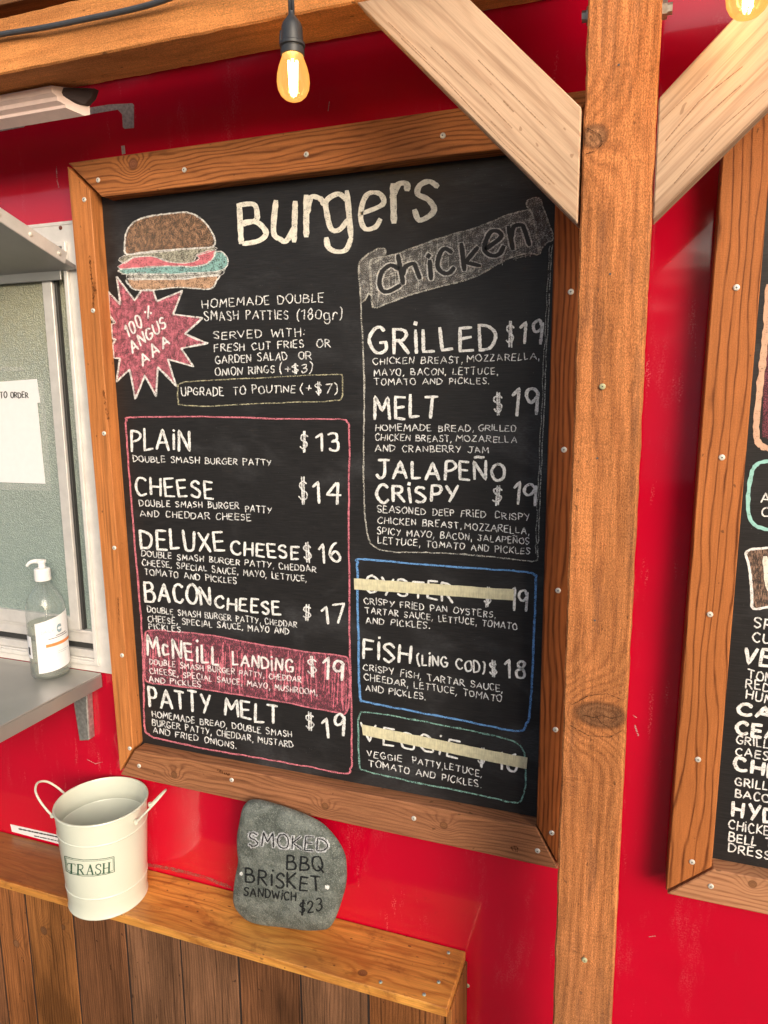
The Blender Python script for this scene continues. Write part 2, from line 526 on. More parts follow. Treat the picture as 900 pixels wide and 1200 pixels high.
def chalk(name, col, cover=0.5, hard=6.0, sx=380.0, sz=700.0, rnd=0.0, floor=0.0, var=0.15):
    t = NT(name)
    P_ = t.pos()
    n1 = t.noise(t.vmul(P_, (sx, 1, sz)), 1.0, 3, 0.65)
    n2 = t.noise(P_, 90.0, 2)
    q = t.m_('ADD', n1, t.m_('MULTIPLY', t.m_('SUBTRACT', n2, 0.5), 0.35))
    a = t.m_('MULTIPLY', t.m_('SUBTRACT', q, 0.5 - (cover - 0.5) * 0.5), hard)
    a = t.m_('ADD', a, 0.5, clamp=True)
    a = t.m_('MAXIMUM', a, floor)
    c = t.mix(t.ramp(n2, 0.3, 0.7), tuple(x * (1 - var) for x in col), col)
    t.p(col=c, rough=0.9, spec=0.1)
    tr = t.n('ShaderNodeBsdfTransparent')
    mx = t.n('ShaderNodeMixShader')
    t.put(mx.inputs[0], a)
    t.put(mx.inputs[1], tr.outputs[0])
    t.put(mx.inputs[2], t.b.outputs[0])
    t.put(t.out.inputs[0], mx.outputs[0])
    return t.m


M['ch_title'] = chalk('chalk_warm_white', (0.90, 0.88, 0.78), 0.80, 5, 240, 900, floor=0.15)
M['ch_white'] = chalk('chalk_white', (0.88, 0.89, 0.88), 0.74, 5, 260, 900, floor=0.12)
M['ch_out'] = chalk('chalk_rough_outline', (0.82, 0.82, 0.80), 0.60, 6, 260, 900)
M['ch_small'] = chalk('chalk_thin_white', (0.92, 0.93, 0.93), 0.64, 4, floor=0.20)
M['ch_yel'] = chalk('chalk_pale_yellow', (0.56, 0.53, 0.36), 0.50, 5)
M['ch_pale'] = chalk('chalk_soft_white', (0.60, 0.59, 0.54), 0.52, 5)
M['ch_pink'] = chalk('chalk_pink_line', (0.70, 0.22, 0.28), 0.62, 5)
M['ch_blue'] = chalk('chalk_blue_line', (0.16, 0.36, 0.72), 0.66, 5)
M['ch_green'] = chalk('chalk_green_line', (0.26, 0.48, 0.42), 0.55, 5)
M['ch_teal'] = chalk('chalk_teal_line', (0.34, 0.66, 0.62), 0.85, 5)
M['ch_pinkfill'] = chalk('chalk_pink_fill', (0.66, 0.20, 0.26), 0.50, 6, 520, 700, floor=0.22)
M['ch_pinkbox'] = chalk('chalk_pink_hatching', (0.60, 0.17, 0.24), 0.36, 4, 900, 130, floor=0.16)
M['ch_greyfill'] = chalk('chalk_grey_hatching', (0.50, 0.49, 0.47), 0.38, 6, 700, 700, floor=0.18)
M['ch_bun'] = chalk('chalk_brown_fill', (0.46, 0.28, 0.18), 0.46, 5, 420, 800, floor=0.22)
M['ch_bun2'] = chalk('chalk_tan_fill', (0.60, 0.38, 0.25), 0.62, 5, 300, 700, floor=0.25)
M['ch_patty'] = chalk('chalk_sage_fill', (0.48, 0.47, 0.38), 0.55, 5, 250, 700, floor=0.25)
M['ch_tom'] = chalk('chalk_red_fill', (0.68, 0.20, 0.24), 0.72, 5, 250, 700, floor=0.35)
M['ch_let'] = chalk('chalk_lettuce_fill', (0.30, 0.54, 0.52), 0.60, 5, 250, 700, floor=0.25)
M['ch_peach'] = chalk('chalk_peach_fill', (0.70, 0.46, 0.33), 0.85, 5, floor=0.3)
M['ch_brown'] = chalk('chalk_brown_hatching', (0.30, 0.20, 0.15), 0.5, 5, 900, 100, floor=0.1)
M['ch_plum'] = chalk('chalk_plum_fill', (0.20, 0.07, 0.09), 0.6, 5, floor=0.2)
M['ch_white2'] = chalk('chalk_sketchy_white', (0.74, 0.73, 0.70), 0.62, 5)
M['ch_black'] = plain('chalkboard_letter_black', (0.017, 0.0165, 0.017), 0.6)
M['tape'] = chalk('masking_tape_yellow', (0.72, 0.68, 0.46), 0.95, 2.0, 700, 40, floor=0.86, var=0.08)
M['st_dark'] = chalk('marker_dark', (0.02, 0.022, 0.024), 0.78, 4, 600, 600, floor=0.35)
M['st_white'] = chalk('marker_chalk_pale', (0.70, 0.72, 0.76), 0.55, 5, 700, 700)
M['bk_green'] = chalk('green_print_worn', (0.055, 0.13, 0.08), 0.85, 5, 500, 500, floor=0.35)

# ------------------------------------------------------------------ hand lettering
ELL = [(.36, 1), (.12, .9), (.0, .6), (.02, .3), (.18, .05), (.4, 0), (.62, .12), (.72, .42), (.68, .75), (.52, .96), (.36, 1)]
G = {
 'A': (.78, 'l0,0 .38,1 .78,0;l.14,.34 .66,.34'),
 'B': (.62, 'l0,0 .02,1;c.0,.99 .4,.97 .5,.77 .38,.58 .03,.52;c.03,.52 .45,.5 .62,.28 .48,.05 0,0'),
 'C': (.66, 'c.64,.84 .44,1 .2,.93 .02,.62 .03,.32 .2,.05 .45,.0 .66,.15'),
 'D': (.68, 'l.0,0 0,1;c0,1 .36,.95 .65,.7 .67,.4 .45,.08 0,0'),
 'E': (.56, 'l.56,1 .02,1 0,0 .56,.0;l.02,.52 .48,.54'),
 'F': (.56, 'l.56,1 .02,.98 0,0;l.02,.52 .46,.54'),
 'G': (.70, 'c.64,.85 .44,1 .2,.93 .02,.62 .03,.32 .2,.05 .45,.0 .66,.12 .69,.42;l.4,.42 .7,.42'),
 'H': (.64, 'l0,0 .02,1;l.62,0 .64,1;l0,.5 .64,.52'),
 'I': (.06, 'l.03,0 .03,1'),
 'J': (.62, 'c.42,.98 .42,.3 .3,.03 .12,.02 0,.2;l.1,1 .68,.98'),
 'K': (.60, 'l0,0 .02,1;l.58,1 .04,.45 .6,0'),
 'L': (.50, 'l.02,1 0,0 .5,.02'),
 'M': (.84, 'l0,0 .08,1 .42,.36 .78,1 .84,0'),
 'N': (.66, 'l0,0 .02,1 .62,.02 .66,1'),
 'O': (.72, 'c' + ' '.join('%g,%g' % p for p in ELL)),
 'P': (.58, 'l0,0 .02,1;c0,1 .4,.98 .58,.76 .42,.52 .02,.47'),
 'Q': (.76, 'c' + ' '.join('%g,%g' % p for p in ELL) + ';l.42,.32 .8,-.1'),
 'R': (.62, 'l0,0 .02,1;c0,1 .4,.98 .56,.77 .4,.54 .02,.5;l.2,.5 .64,0'),
 'S': (.56, 'c.55,.86 .35,1 .1,.93 .04,.72 .2,.56 .42,.45 .55,.26 .42,.04 .2,0 0,.13'),
 'T': (.66, 'l0,1 .66,.98;l.34,1 .33,0'),
 'U': (.64, 'c.0,1 .01,.35 .14,.05 .34,.0 .52,.08 .63,.35 .64,1'),
 'V': (.70, 'l0,1 .34,0 .70,1'),
 'W': (.95, 'l0,1 .24,0 .48,.75 .72,0 .95,1'),
 'X': (.64, 'l0,1 .64,0;l.62,1 0,0'),
 'Y': (.66, 'l0,1 .34,.48;l.66,1 .22,0'),
 'Z': (.58, 'l.02,1 .56,1 0,0 .58,.02'),
 'i': (.08, 'l.04,0 .04,.86;l.03,1.1 .05,1.16'),
 'Ñ': (.66, 'l0,0 .02,1 .62,.02 .66,1;c.06,1.2 .22,1.28 .4,1.2 .58,1.26'),
 '0': (.54, 'c.27,1 .08,.88 .0,.55 .04,.2 .22,0 .42,.1 .54,.45 .48,.85 .27,1'),
 '1': (.28, 'l0,.76 .26,1 .25,0'),
 '2': (.52, 'c.02,.76 .14,.97 .36,.98 .48,.8 .4,.55 .2,.28 0,.02;l0,.02 .52,.03'),
 '3': (.50, 'c.03,.88 .22,1 .44,.9 .44,.66 .2,.53;c.2,.53 .46,.46 .5,.22 .34,.02 .14,.0 0,.13'),
 '4': (.58, 'l.44,0 .44,1;l.34,.95 0,.4 .58,.42'),
 '6': (.50, 'c.4,.98 .14,.8 .01,.4 .08,.08 .28,.0 .46,.12 .48,.36 .32,.5 .12,.44 .03,.28'),
 '7': (.52, 'l0,.97 .52,1 .18,0'),
 '8': (.52, 'c.42,.84 .26,1 .08,.88 .1,.66 .34,.5 .5,.28 .4,.04 .2,.0 .03,.16 .1,.42 .34,.58 .42,.84'),
 '9': (.50, 'c.48,.84 .3,1 .08,.92 .02,.7 .16,.52 .36,.55 .48,.78;l.49,.88 .46,0'),
 '$': (.50, 'c.5,.82 .32,.94 .08,.86 .04,.68 .2,.54 .42,.42 .48,.24 .34,.06 .14,.05 0,.18;l.2,-.18 .22,1.14;l.32,-.18 .34,1.14'),
 '(': (.22, 'c.22,1.12 .05,.85 .0,.45 .06,.1 .22,-.15'),
 ')': (.22, 'c0,1.12 .17,.85 .22,.45 .16,.1 0,-.15'),
 '+': (.42, 'l0,.45 .42,.47;l.2,.2 .22,.72'),
 '%': (.5, 'l.12,-.05 .30,1.1;l-.06,.72 -.02,.82;l.46,.18 .50,.28'),
 ':': (.08, 'l.04,.2 .04,.27;l.04,.7 .04,.77'),
 '.': (.06, 'l.02,.0 .05,.05'),
 ',': (.10, 'l.08,.1 .0,-.22'),
 ' ': (.42, ''),
 # small letters of the headings
 'b': (.6, 'l0,0 .02,1;c.02,.4 .3,.55 .5,.3 .3,0 .02,.05'),
 'u': (.50, 'c.0,.66 .02,.2 .14,.02 .3,.02 .48,.22;l.5,.68 .5,0'),
 'r': (.40, 'l.04,0 .04,.66;c.05,.42 .18,.62 .4,.62 .42,.52'),
 'g': (.54, 'c.5,.55 .3,.68 .06,.55 .0,.3 .1,.04 .3,.02 .5,.2;l.5,.66 .52,-.15;c.52,-.15 .44,-.38 .2,-.42 .02,-.28 .0,-.16'),
 'e': (.52, 'c.04,.28 .5,.42 .44,.62 .24,.68 .04,.5 .0,.24 .14,.02 .36,.02 .5,.18'),
 's': (.46, 'c.46,.58 .26,.68 .08,.6 .08,.44 .3,.34 .44,.2 .34,.03 .14,.0 0,.12'),
 'h': (.52, 'l0,0 .0,1;c.02,.3 .16,.52 .36,.54 .44,.36 .48,.0'),
 'c': (.48, 'c.47,.52 .3,.66 .1,.58 .0,.3 .08,.06 .26,.0 .48,.12'),
 'k': (.50, 'l0,0 .0,.95;l.44,.66 .04,.28 .5,.0'),
 'n': (.50, 'l0,0 .02,.64;c.02,.34 .16,.6 .36,.62 .46,.44 .48,.0'),
}


def strokes_of(ch, rnd, jit=0.03):
    out = []
    wd, spec = G[ch]
    for s in spec.split(';'):
        if not s:
            continue
        pts = [tuple(float(q) for q in p.split(',')) for p in s[1:].split()]
        pts = [(x + rnd.uniform(-jit, jit), y + rnd.uniform(-jit, jit)) for x, y in pts]
        if s[0] == 'c' and len(pts) > 2:
            pts = [(p.x, p.y) for p in smoothpts([(x, y, 0) for x, y in pts], 5)]
        out.append(pts)
    return wd, out


def text_strokes(text, x0, y0, x1, y1, h, rnd, up=None, gap=0.30, jit=0.03):
    """stroke polylines in photo-trace coordinates (900 x 1200), baseline (x0,y0)-(x1,y1), cap height h"""
    widths = [G[c][0] for c in text]
    tot = sum(widths) + gap * (len(text) - 1)
    L = math.hypot(x1 - x0, y1 - y0)
    sx = L / tot
    ex, ey = (x1 - x0) / L, (y1 - y0) / L
    res = []
    pen = 0.0
    for c, wd in zip(text, widths):
        bx, by = x0 + ex * pen * sx, y0 + ey * pen * sx
        if up is None:
            ux, uy = bx - 494.3, by - 5613.0
            q = math.hypot(ux, uy)
            ux, uy = ux / q, uy / q
        else:
            ux, uy = up
        _, ss = strokes_of(c, rnd, jit)
        k = 1 + rnd.uniform(-.09, .09)
        dy = rnd.uniform(-.07, .07) * h
        sh = rnd.uniform(-.08, .08)
        for s in ss:
            res.append([(bx + ex * (x + sh * y) * sx + ux * y * h * k, by + ey * x * sx + uy * y * h * k + dy) for x, y in s])
        pen += wd + gap
    return res


def ribbons(name, items, mat, mapper, parent, label=None, kind=None, rough=0.18, seed=1):
    """items: list of (polyline, width[, closed]) in trace coordinates; mapper(u, v, layer) -> 3-D point"""
    rnd = random.Random(seed)
    bm = bmesh.new()
    for n_, it in enumerate(items):
        pl, wd = it[0], it[1]
        closed = len(it) > 2 and it[2]
        P = [Vector((p[0], p[1], 0)) for p in pl]
        if closed:
            P.append(P[0].copy())
        # resample
        Q = [P[0]]
        step = max(1.1, wd * 0.55)
        for A, B in zip(P, P[1:]):
            k = max(1, int((B - A).length / step))
            Q += [A.lerp(B, (j + 1) / k) for j in range(k)]
        lay = (n_ % 9) * 1.6e-5
        row = []
        N = len(Q)
        for i, q in enumerate(Q):
            tdir = Q[min(i + 1, N - 1)] - Q[max(i - 1, 0)]
            if tdir.length < 1e-6:
                tdir = Vector((1, 0, 0))
            tdir.normalize()
            nrm = Vector((-tdir.y, tdir.x, 0))
            hw = wd * 0.5 * (0.84 + 0.22 * abs(tdir.y)) * (1 + rnd.uniform(-rough, rough))
            if not closed and N > 2 and i in (0, N - 1):
                hw *= 0.7
            ext = Vector((0, 0, 0))
            if not closed:
                if i == 0:
                    ext = -tdir * wd * 0.25
                elif i == N - 1:
                    ext = tdir * wd * 0.25
            a, b = q + nrm * hw + ext, q - nrm * hw + ext
            row.append((bm.verts.new(mapper(a.x, a.y, lay)), bm.verts.new(mapper(b.x, b.y, lay))))
        for (a, b), (c, d) in zip(row, row[1:]):
            bm.faces.new((a, b, d, c))
    me = D.meshes.new(name)
    bm.to_mesh(me)
    bm.free()
    return link(name, me, mat, parent, label=label, kind=kind)


def onboard(dy=0.0):
    def f(u, v, lay):
        p = at(u, v, 0.0)
        return Vector((p.x, -0.0004 - dy - lay, p.z))
    return f


def fillpoly(name, pts, mat, mapper, parent, label=None):
    bm = bmesh.new()
    vs = [bm.verts.new(mapper(p[0], p[1], 0)) for p in pts]
    for tri in tessellate_polygon([[Vector((p[0], p[1], 0)) for p in pts]]):
        bm.faces.new([vs[i] for i in tri])
    me = D.meshes.new(name)
    bm.to_mesh(me)
    bm.free()
    return link(name, me, mat, parent, label=label)


# screw shared by boards
def screw_mesh(nm, mat, r=0.0048):
    bm = bmesh.new()
    seg = 14
    prev = None
    for rr, y in ((r, 0.0006), (r, -0.0006), (r * .82, -0.0016), (r * .42, -0.0019)):
        ring = [bm.verts.new((rr * math.cos(6.2832 * k / seg), y, rr * math.sin(6.2832 * k / seg))) for k in range(seg)]
        if prev:
            for k in range(seg):
                bm.faces.new((prev[k], prev[(k + 1) % seg], ring[(k + 1) % seg], ring[k]))
        prev = ring
    f = bm.faces.new(prev)
    n0 = len(bm.faces)
    f.material_index = 0
    q = r * .30
    for (a, b) in ((q, q * .35), (q * .35, q)):
        vs = [bm.verts.new((sx * a, -0.00205 - (0.00005 if a < b else 0), sz * b)) for sx, sz in ((-1, -1), (1, -1), (1, 1), (-1, 1))]
        ff = bm.faces.new(vs)
        ff.material_index = 1
    me = D.meshes.new(nm)
    bm.to_mesh(me)
    bm.free()
    me.materials.append(mat)
    me.materials.append(M['recess'])
    return me


SCREW = screw_mesh('screw', M['screw'])
SCREW_G = screw_mesh('deck_screw', M['green_screw'], 0.0042)
SCREW_B = screw_mesh('shelf_screw', M['blue_screw'], 0.0036)
SCREW_R = screw_mesh('rusty_screw', M['rust'], 0.0042)


def put_screw(p, parent, me=None, name='screw', up=False):
    o = D.objects.new(name, me or SCREW)
    COL.objects.link(o)
    o.parent = parent
    o.location = Vector(p) - ORG.get(parent.name, Vector((0, 0, 0)))
    if up:
        o.rotation_euler = (-math.pi / 2, 0, R_.uniform(0, 1.5))
    else:
        o.rotation_euler = (0, R_.uniform(0, 1.5), 0)
    return o


# ================================================================== SETTING
bm = bmesh.new()
vs = [bm.verts.new(p) for p in ((-120, -120, -0.80), (120, -120, -0.80), (120, 120, -0.80), (-120, 120, -0.80))]
bm.faces.new(vs)
link('ground', bm_mesh(bm, 'ground'), M['ground'], kind='structure')

# ------------------------------------------------------------------ trailer
WX0, WX1, WZ0, WZ1 = -1.30, -0.076, 0.168, 1.162     # serving window opening (outer frame)
TR = thing('food_trailer', (0.6, WALL, -0.45), 'bright red food trailer side carrying the serving window and the chalkboards', 'food trailer')
bm = bmesh.new()
X0, X1, Z0, Z1 = -1.9, 3.4, -0.66, 1.50
ox = [(X0, Z0), (X1, Z0), (X1, Z1), (X0, Z1)]
ix = [(WX0 + .01, WZ0 + .01), (WX1 - .01, WZ0 + .01), (WX1 - .01, WZ1 - .01), (WX0 + .01, WZ1 - .01)]
O = [bm.verts.new((x, WALL, z)) for x, z in ox]
I = [bm.verts.new((x, WALL, z)) for x, z in ix]
I2 = [bm.verts.new((x, WALL + .05, z)) for x, z in ix]
for k in range(4):
    bm.faces.new((O[k], O[(k + 1) % 4], I[(k + 1) % 4], I[k]))
    bm.faces.new((I[k], I[(k + 1) % 4], I2[(k + 1) % 4], I2[k]))
# rounded shoulder and roof, ends and back
pr = [(WALL, Z1)]
for k in range(1, 7):
    a = math.pi / 2 * k / 6
    pr.append((WALL + .10 * (1 - math.cos(a)), Z1 + .10 * math.sin(a)))
pr += [(2.2, Z1 + .10), (2.2, Z0), (WALL, Z0)]
L_ = [bm.verts.new((X0, y, z)) for y, z in pr]
Rr = [bm.verts.new((X1, y, z)) for y, z in pr]
for k in range(len(pr) - 1):
    bm.faces.new((L_[k], L_[k + 1], Rr[k + 1], Rr[k]))
bm.faces.new(L_[:-1])
bm.faces.new(Rr[:-1][::-1])
bmesh.ops.remove_doubles(bm, verts=bm.verts, dist=1e-5)
link('body_shell', bm_mesh(bm, 'body_shell'), M['red'], TR)
# drip rail high on the skin
box('drip_rail', -1.9, 3.4, WALL - .010, WALL + .001, 1.424, 1.436, M['rail'], TR)
box('rail_lip', -1.9, 3.4, WALL - .016, WALL - .0101, 1.440, 1.447, M['rail'], TR)
box('roof_shadow_strip', -1.9, 3.4, WALL - .05, WALL + .001, 1.448, 1.50, M['gap'], TR)  # near-black strip standing in for the roof shadow above the rail
# stripped paint
patch = [(0, 144), (33, 138), (67, 132), (100, 127), (127, 122.5), (155, 121), (157, 123), (157, 150), (146, 151), (144, 149), (143, 134), (138, 128.5), (123, 131), (83, 138), (34, 147), (31, 146), (28, 149), (0, 154)]
mp = lambda u, v, lay: at(u, v, WALL - 0.0006)
fillpoly('bare_patch', patch, M['barepatch'], mp, TR, 'grey strip of bare primer where a bracket was torn off')
fillpoly('bare_patch', [(142, 171), (146, 170.5), (147, 180), (143, 181)], M['barepatch'], mp, TR, 'small bare fleck above the frame corner')
SCR = chalk('scratch_pale', (0.72, 0.45, 0.45), .5, 4)
for q_ in (([(386, 119), (384.5, 130)], .9), ([(66, 195), (67, 212), (69, 220)], .9), ([(102, 890), (112, 895), (120, 893)], .9), ([(744, 850), (748, 862)], 1.6), ([(742, 838), (746, 841)], 1.0), ([(180, 880), (184, 884)], 1.0), ([(760, 1098), (768, 1097)], 1.2)):
    ribbons('paint_scratch', [q_], SCR, lambda u, v, l: at(u, v, WALL - .0005 - l), TR)
# dusty lip mark above the shelf
ribbons('grime_line', [([(165, 1012), (200, 1018), (240, 1028), (270, 1040)], 4.5)], chalk('grime', (0.30, 0.12, 0.10), .45, 5, 500, 500), lambda u, v, l: at(u, v, WALL - .0005 - l), TR)
put_screw(at(548, 1155, WALL - .0003), TR, SCREW_G)

# serving window -----------------------------------------------------
WN = box('serving_window', WX0, WX1, WALL - .004, WALL + .002, WZ1 - .001, WZ1 + .006, M['winframe'], TR, bevel=0.0008)
SN = WN


def frame_ring(name, x0, x1, z0, z1, wL, wR, wB, wT, y0, y1, mat, parent):
    bm = bmesh.new()
    o_ = [(x0, z0), (x1, z0), (x1, z1), (x0, z1)]
    i_ = [(x0 + wL, z0 + wB), (x1 - wR, z0 + wB), (x1 - wR, z1 - wT), (x0 + wL, z1 - wT)]
    A = [bm.verts.new((x, y0, z)) for x, z in o_]
    B = [bm.verts.new((x, y0, z)) for x, z in i_]
    C_ = [bm.verts.new((x, y1, z)) for x, z in i_]
    E_ = [bm.verts.new((x, y1, z)) for x, z in o_]
    for k in range(4):
        j = (k + 1) % 4
        bm.faces.new((A[k], A[j], B[j], B[k]))
        bm.faces.new((B[k], B[j], C_[j], C_[k]))
        bm.faces.new((C_[k], C_[j], E_[j], E_[k]))
        bm.faces.new((E_[k], E_[j], A[j], A[k]))
    bmesh.ops.bevel(bm, geom=[e for e in bm.edges], offset=0.001, segments=1, affect='EDGES', clamp_overlap=True)
    return link(name, bm_mesh(bm, name), mat, parent)


frame_ring('outer_frame', WX0, WX1, WZ0, WZ1 - .002, .030, .046, .030, .044, WALL - .006, WALL + .02, M['winframe'], SN)
frame_ring('inner_frame', WX0 + .024, WX1 - .034, WZ0 + .018, WZ1 - .036, .012, .010, .010, .010, WALL - .014, WALL - .0062, M['winframe'], SN)
# lower tracks
box('track', WX0 + .031, WX1 - .047, WALL - .003, WALL + .0075, WZ0 + .031, WZ0 + .050, M['alu'], SN)
box('track_gap', WX0 + .031, WX1 - .047, WALL + .004, WALL + .0075, WZ0 + .0505, WZ0 + .066, M['gap'], SN)
box('track', WX0 + .031, WX1 - .047, WALL - .002, WALL + .0075, WZ0 + .0665, WZ0 + .090, M['alu'], SN)
box('track', WX0 + .031, WX1 - .047, WALL - .006, WALL + .0075, WZ0 + .0905, WZ0 + .098, M['alu'], SN)
# glass
t = NT('obscure_glass')
P_ = t.pos()
vz = t.n('ShaderNodeTexVoronoi')
t.put(vz.inputs['Vector'], P_)
vz.inputs['Scale'].default_value = 330
g2 = t.noise(P_, 4.0, 2)
sxz = t.n('ShaderNodeSeparateXYZ')
t.put(sxz.inputs[0], P_)
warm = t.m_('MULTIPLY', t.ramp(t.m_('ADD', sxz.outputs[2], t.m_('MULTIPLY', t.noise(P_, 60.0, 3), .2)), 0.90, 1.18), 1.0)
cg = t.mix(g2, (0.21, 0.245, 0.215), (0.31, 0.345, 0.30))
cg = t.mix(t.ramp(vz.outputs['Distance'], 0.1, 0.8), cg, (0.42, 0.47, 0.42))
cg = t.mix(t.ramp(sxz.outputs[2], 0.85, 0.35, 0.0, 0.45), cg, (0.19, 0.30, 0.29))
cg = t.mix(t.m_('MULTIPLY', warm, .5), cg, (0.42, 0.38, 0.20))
t.p(col=cg, rough=0.16, spec=0.6, coat=0.3, coatr=0.1)
t.bump(vz.outputs['Distance'], 0.9, 0.0022)
M['glass'] = t.m
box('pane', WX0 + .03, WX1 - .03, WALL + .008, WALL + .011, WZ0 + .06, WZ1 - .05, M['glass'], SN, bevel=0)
SX1 = -0.158
frame_ring('sash', WX0 + .032, SX1, WZ0 + .099, 1.088, .03, .026, .030, .026, WALL - .0105, WALL + .007, M['alu'], SN)
box('sash_seal', SX1 + .0005, SX1 + .007, WALL - .004, WALL + .007, WZ0 + .099, 1.088, M['gap'], SN)
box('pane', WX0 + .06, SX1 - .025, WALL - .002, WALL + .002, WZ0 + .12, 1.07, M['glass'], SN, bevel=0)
box('head_seal', WX0 + .03, WX1 - .047, WALL + .001, WALL + .0075, 1.0885, 1.116, M['gap'], SN)
put_screw(at(71, 267, WALL - .0065), SN, SCREW_R, 'window_screw')
put_screw(at(115, 778, WALL - .0065), SN, SCREW_R, 'window_screw')
put_screw(at(50, 738, WALL - .001), SN, SCREW_R, 'window_screw')

# hatch lifted over the window
HX = -0.085
ang = math.radians(18.3)
hd = Vector((0, -math.cos(ang), math.sin(ang)))
hn = Vector((0, -math.sin(ang), -math.cos(ang)))
h0 = Vector((0, WALL - .016, 1.066))
HT = prism('hatch_door', [h0 + Vector((HX, 0, 0)), h0 + Vector((HX, 0, 0)) + hd * .62, h0 + Vector((-1.32, 0, 0)) + hd * .62, h0 + Vector((-1.32, 0, 0))], -hn * .010, M['hatch'], TR, along=(1, 0, 0), across=hd, label='grey sheet metal hatch propped open above the serving window')
e0 = h0 + Vector((HX + .0015, 0, 0)) + hd * .030
prism('edge_channel', [e0 - hn * -.002, e0 + hd * .58 + hn * .002, e0 + hd * .58 - hn * .024, e0 - hn * .024], (-.004, 0, 0), M['alu'], HT, along=hd, across=hn)
for q in (.05, .125, .20, .28):
    c = h0 + Vector((HX + .002, 0, 0)) + hd * q - hn * .011
    lathe('rivet', [(.0045, -.001), (.0042, .001), (.002, .0025)], (0, 0, 0), M['screw'], HT, seg=12)
    o = bpy.context.scene.objects[-1] if False else COL.objects[-1]
    o.data.transform(Matrix.Translation(Vector((ORG[HT.name]))))
    o.data.transform(Matrix.Rotation(math.pi / 2, 4, 'Y'))
    o.location = c - ORG[HT.name]
prism('cross_channel', [h0 + Vector((HX - .04, 0, 0)) + hd * .16 + hn * .001, h0 + Vector((HX - .04, 0, 0)) + hd * .19 + hn * .001, h0 + Vector((-1.30, 0, 0)) + hd * .19 + hn * .001, h0 + Vector((-1.30, 0, 0)) + hd * .16 + hn * .001], hn * .0035, M['hatch'], HT, along=(1, 0, 0), across=hd)
box('hinge_strip', -1.32, WX1 - .048, WALL - .018, WALL - .0145, 1.048, 1.078, M['hatch'], TR)

# steel counter
ZC = 0.1675
CT = box('serving_counter', -1.35, -.108, -.36, WALL - .0065, ZC - .004, ZC, M['steel'], TR, bevel=.0015, label='stainless steel counter below the serving window')
box('counter_lip', -.1115, -.108, -.36, WALL - .0065, ZC - .034, ZC - .0042, M['steel'], CT, bevel=.0006)
box('counter_lip', -1.35, -.1120, -.36, -.357, ZC - .034, ZC - .0042, M['steel'], CT, bevel=.0006)
yb = WALL - .022
bp_ = [at(93, 868, yb), at(104, 867.5, yb), at(101.5, 815, yb), at(83, 815, yb)]
for q in (2, 3):
    bp_[q].z = ZC - .006
prism('support_bracket', bp_, (0, .003, 0), M['galv'], CT, along=(0, 0, 1), across=(1, 0, 0))
prism('bracket_flange', [(bp_[1].x - .003, yb + .0031, bp_[1].z), (bp_[1].x - .003, WALL - .0005, bp_[1].z), (bp_[2].x - .003, WALL - .0005, ZC - .006), (bp_[2].x - .003, yb + .0031, ZC - .006)], (.0025, 0, 0), M['galv'], CT, along=(0, 0, 1), across=(0, 1, 0))

# ------------------------------------------------------------------ chalkboard one
BD = thing('menu_board', (0.45, 0.0, -0.06), 'large black chalkboard of burger and chicken prices in an orange timber frame', 'menu board', 'chalkboards on the trailer')
box('chalkboard_panel', -.03, .93, 0.0, .0095, -.03, 1.225, M['board'], BD, bevel=0)


def fr(pts, mat, along, parent, **kw):
    P = [at(u, v, FACE) for u, v in pts]
    return prism('frame_board', P, (0, WALL - .001 - FACE, 0), mat, parent, bevel=.0016, along=along, off=(0, 0, 0), across=(0, 0, 1) if along[0] else (1, 0, 0), **kw)


TL, BL = (79, 193), (140, 909)
iTL, iBL = (119, 230.5), (157, 877)
TRo, iTR = (697, 104), (664, 159)
BRo, iBR = (645, 1019), (628, 968.5)
BRo = (652, 1019)
iTR = (652.5, 167)
top = fr([(79.5, 191), TRo, iTR, iTL], M['f_top'], (1, 0, 0), BD)
left = fr([(78.5, 194.5), (105, 222.5), (156, 876.5), (140.5, 904)], M['f_left'], (0, 0, 1), BD)
bot = fr([(141, 908), (158, 878.5), (628, 969.5), (654, 1019)], M['f_bot'], (1, 0, 0), BD)
right = fr([(655, 1015), (628.6, 966.5), (652.5, 169), (697.5, 107)], M['f_right'], (0, 0, 1), BD)
for b_, ss in ((top, ((115, 211), (216, 199), (359, 181), (519, 159))), (left, ((98.7, 234), (109, 364), (122, 508), (134, 642), (143, 768), (152, 877))),
               (bot, ((163, 897.5), (271.5, 914), (485, 959), (630, 997))), (right, ((669, 342), (661, 527), (654, 692), (651, 855), (646.5, 976)))):
    for s in ss:
        put_screw(at(s[0], s[1], FACE - .0004), b_)

# --- lettering of the big board
W1 = []     # headings
SM = []     # small print


def T(lst, text, x0, y0, x1, y1, h, wd, up=None, gap=.30, seed=[0], jit=.035):
    seed[0] += 1
    for s in text_strokes(text, x0, y0, x1, y1, h, random.Random(seed[0]), up, gap, jit):
        lst.append((s, wd))


HD = []
for ch, x0, x1, y, h, wd in (('B', 284, 312, 286, 48, 6.2), ('u', 321, 345, 279, 66, 6.2), ('r', 358, 377, 277, 66, 6.6), ('g', 382, 411, 273, 64, 6.2), ('e', 421, 448, 265, 64, 6.0), ('r', 459, 477, 263, 68, 7.0), ('s', 485, 511, 258, 66, 6.6)):
    T(HD, ch, x0, y, x1, y - 1.5, h, wd)
ribbons('board_heading', HD, M['ch_title'], onboard(), BD, 'BURGERS heading in thick cream chalk', rough=.10, seed=2)

def TLINE(text, x0, y0, x1, y1, h):
    S1 = []
    T(S1, text, x0, y0, x1, y1, h * .93, 1.2, jit=.055)
    ribbons('chalk_line', S1, M['ch_small'], onboard(.0005), BD, None, rough=.38, seed=int(x0 + y0))


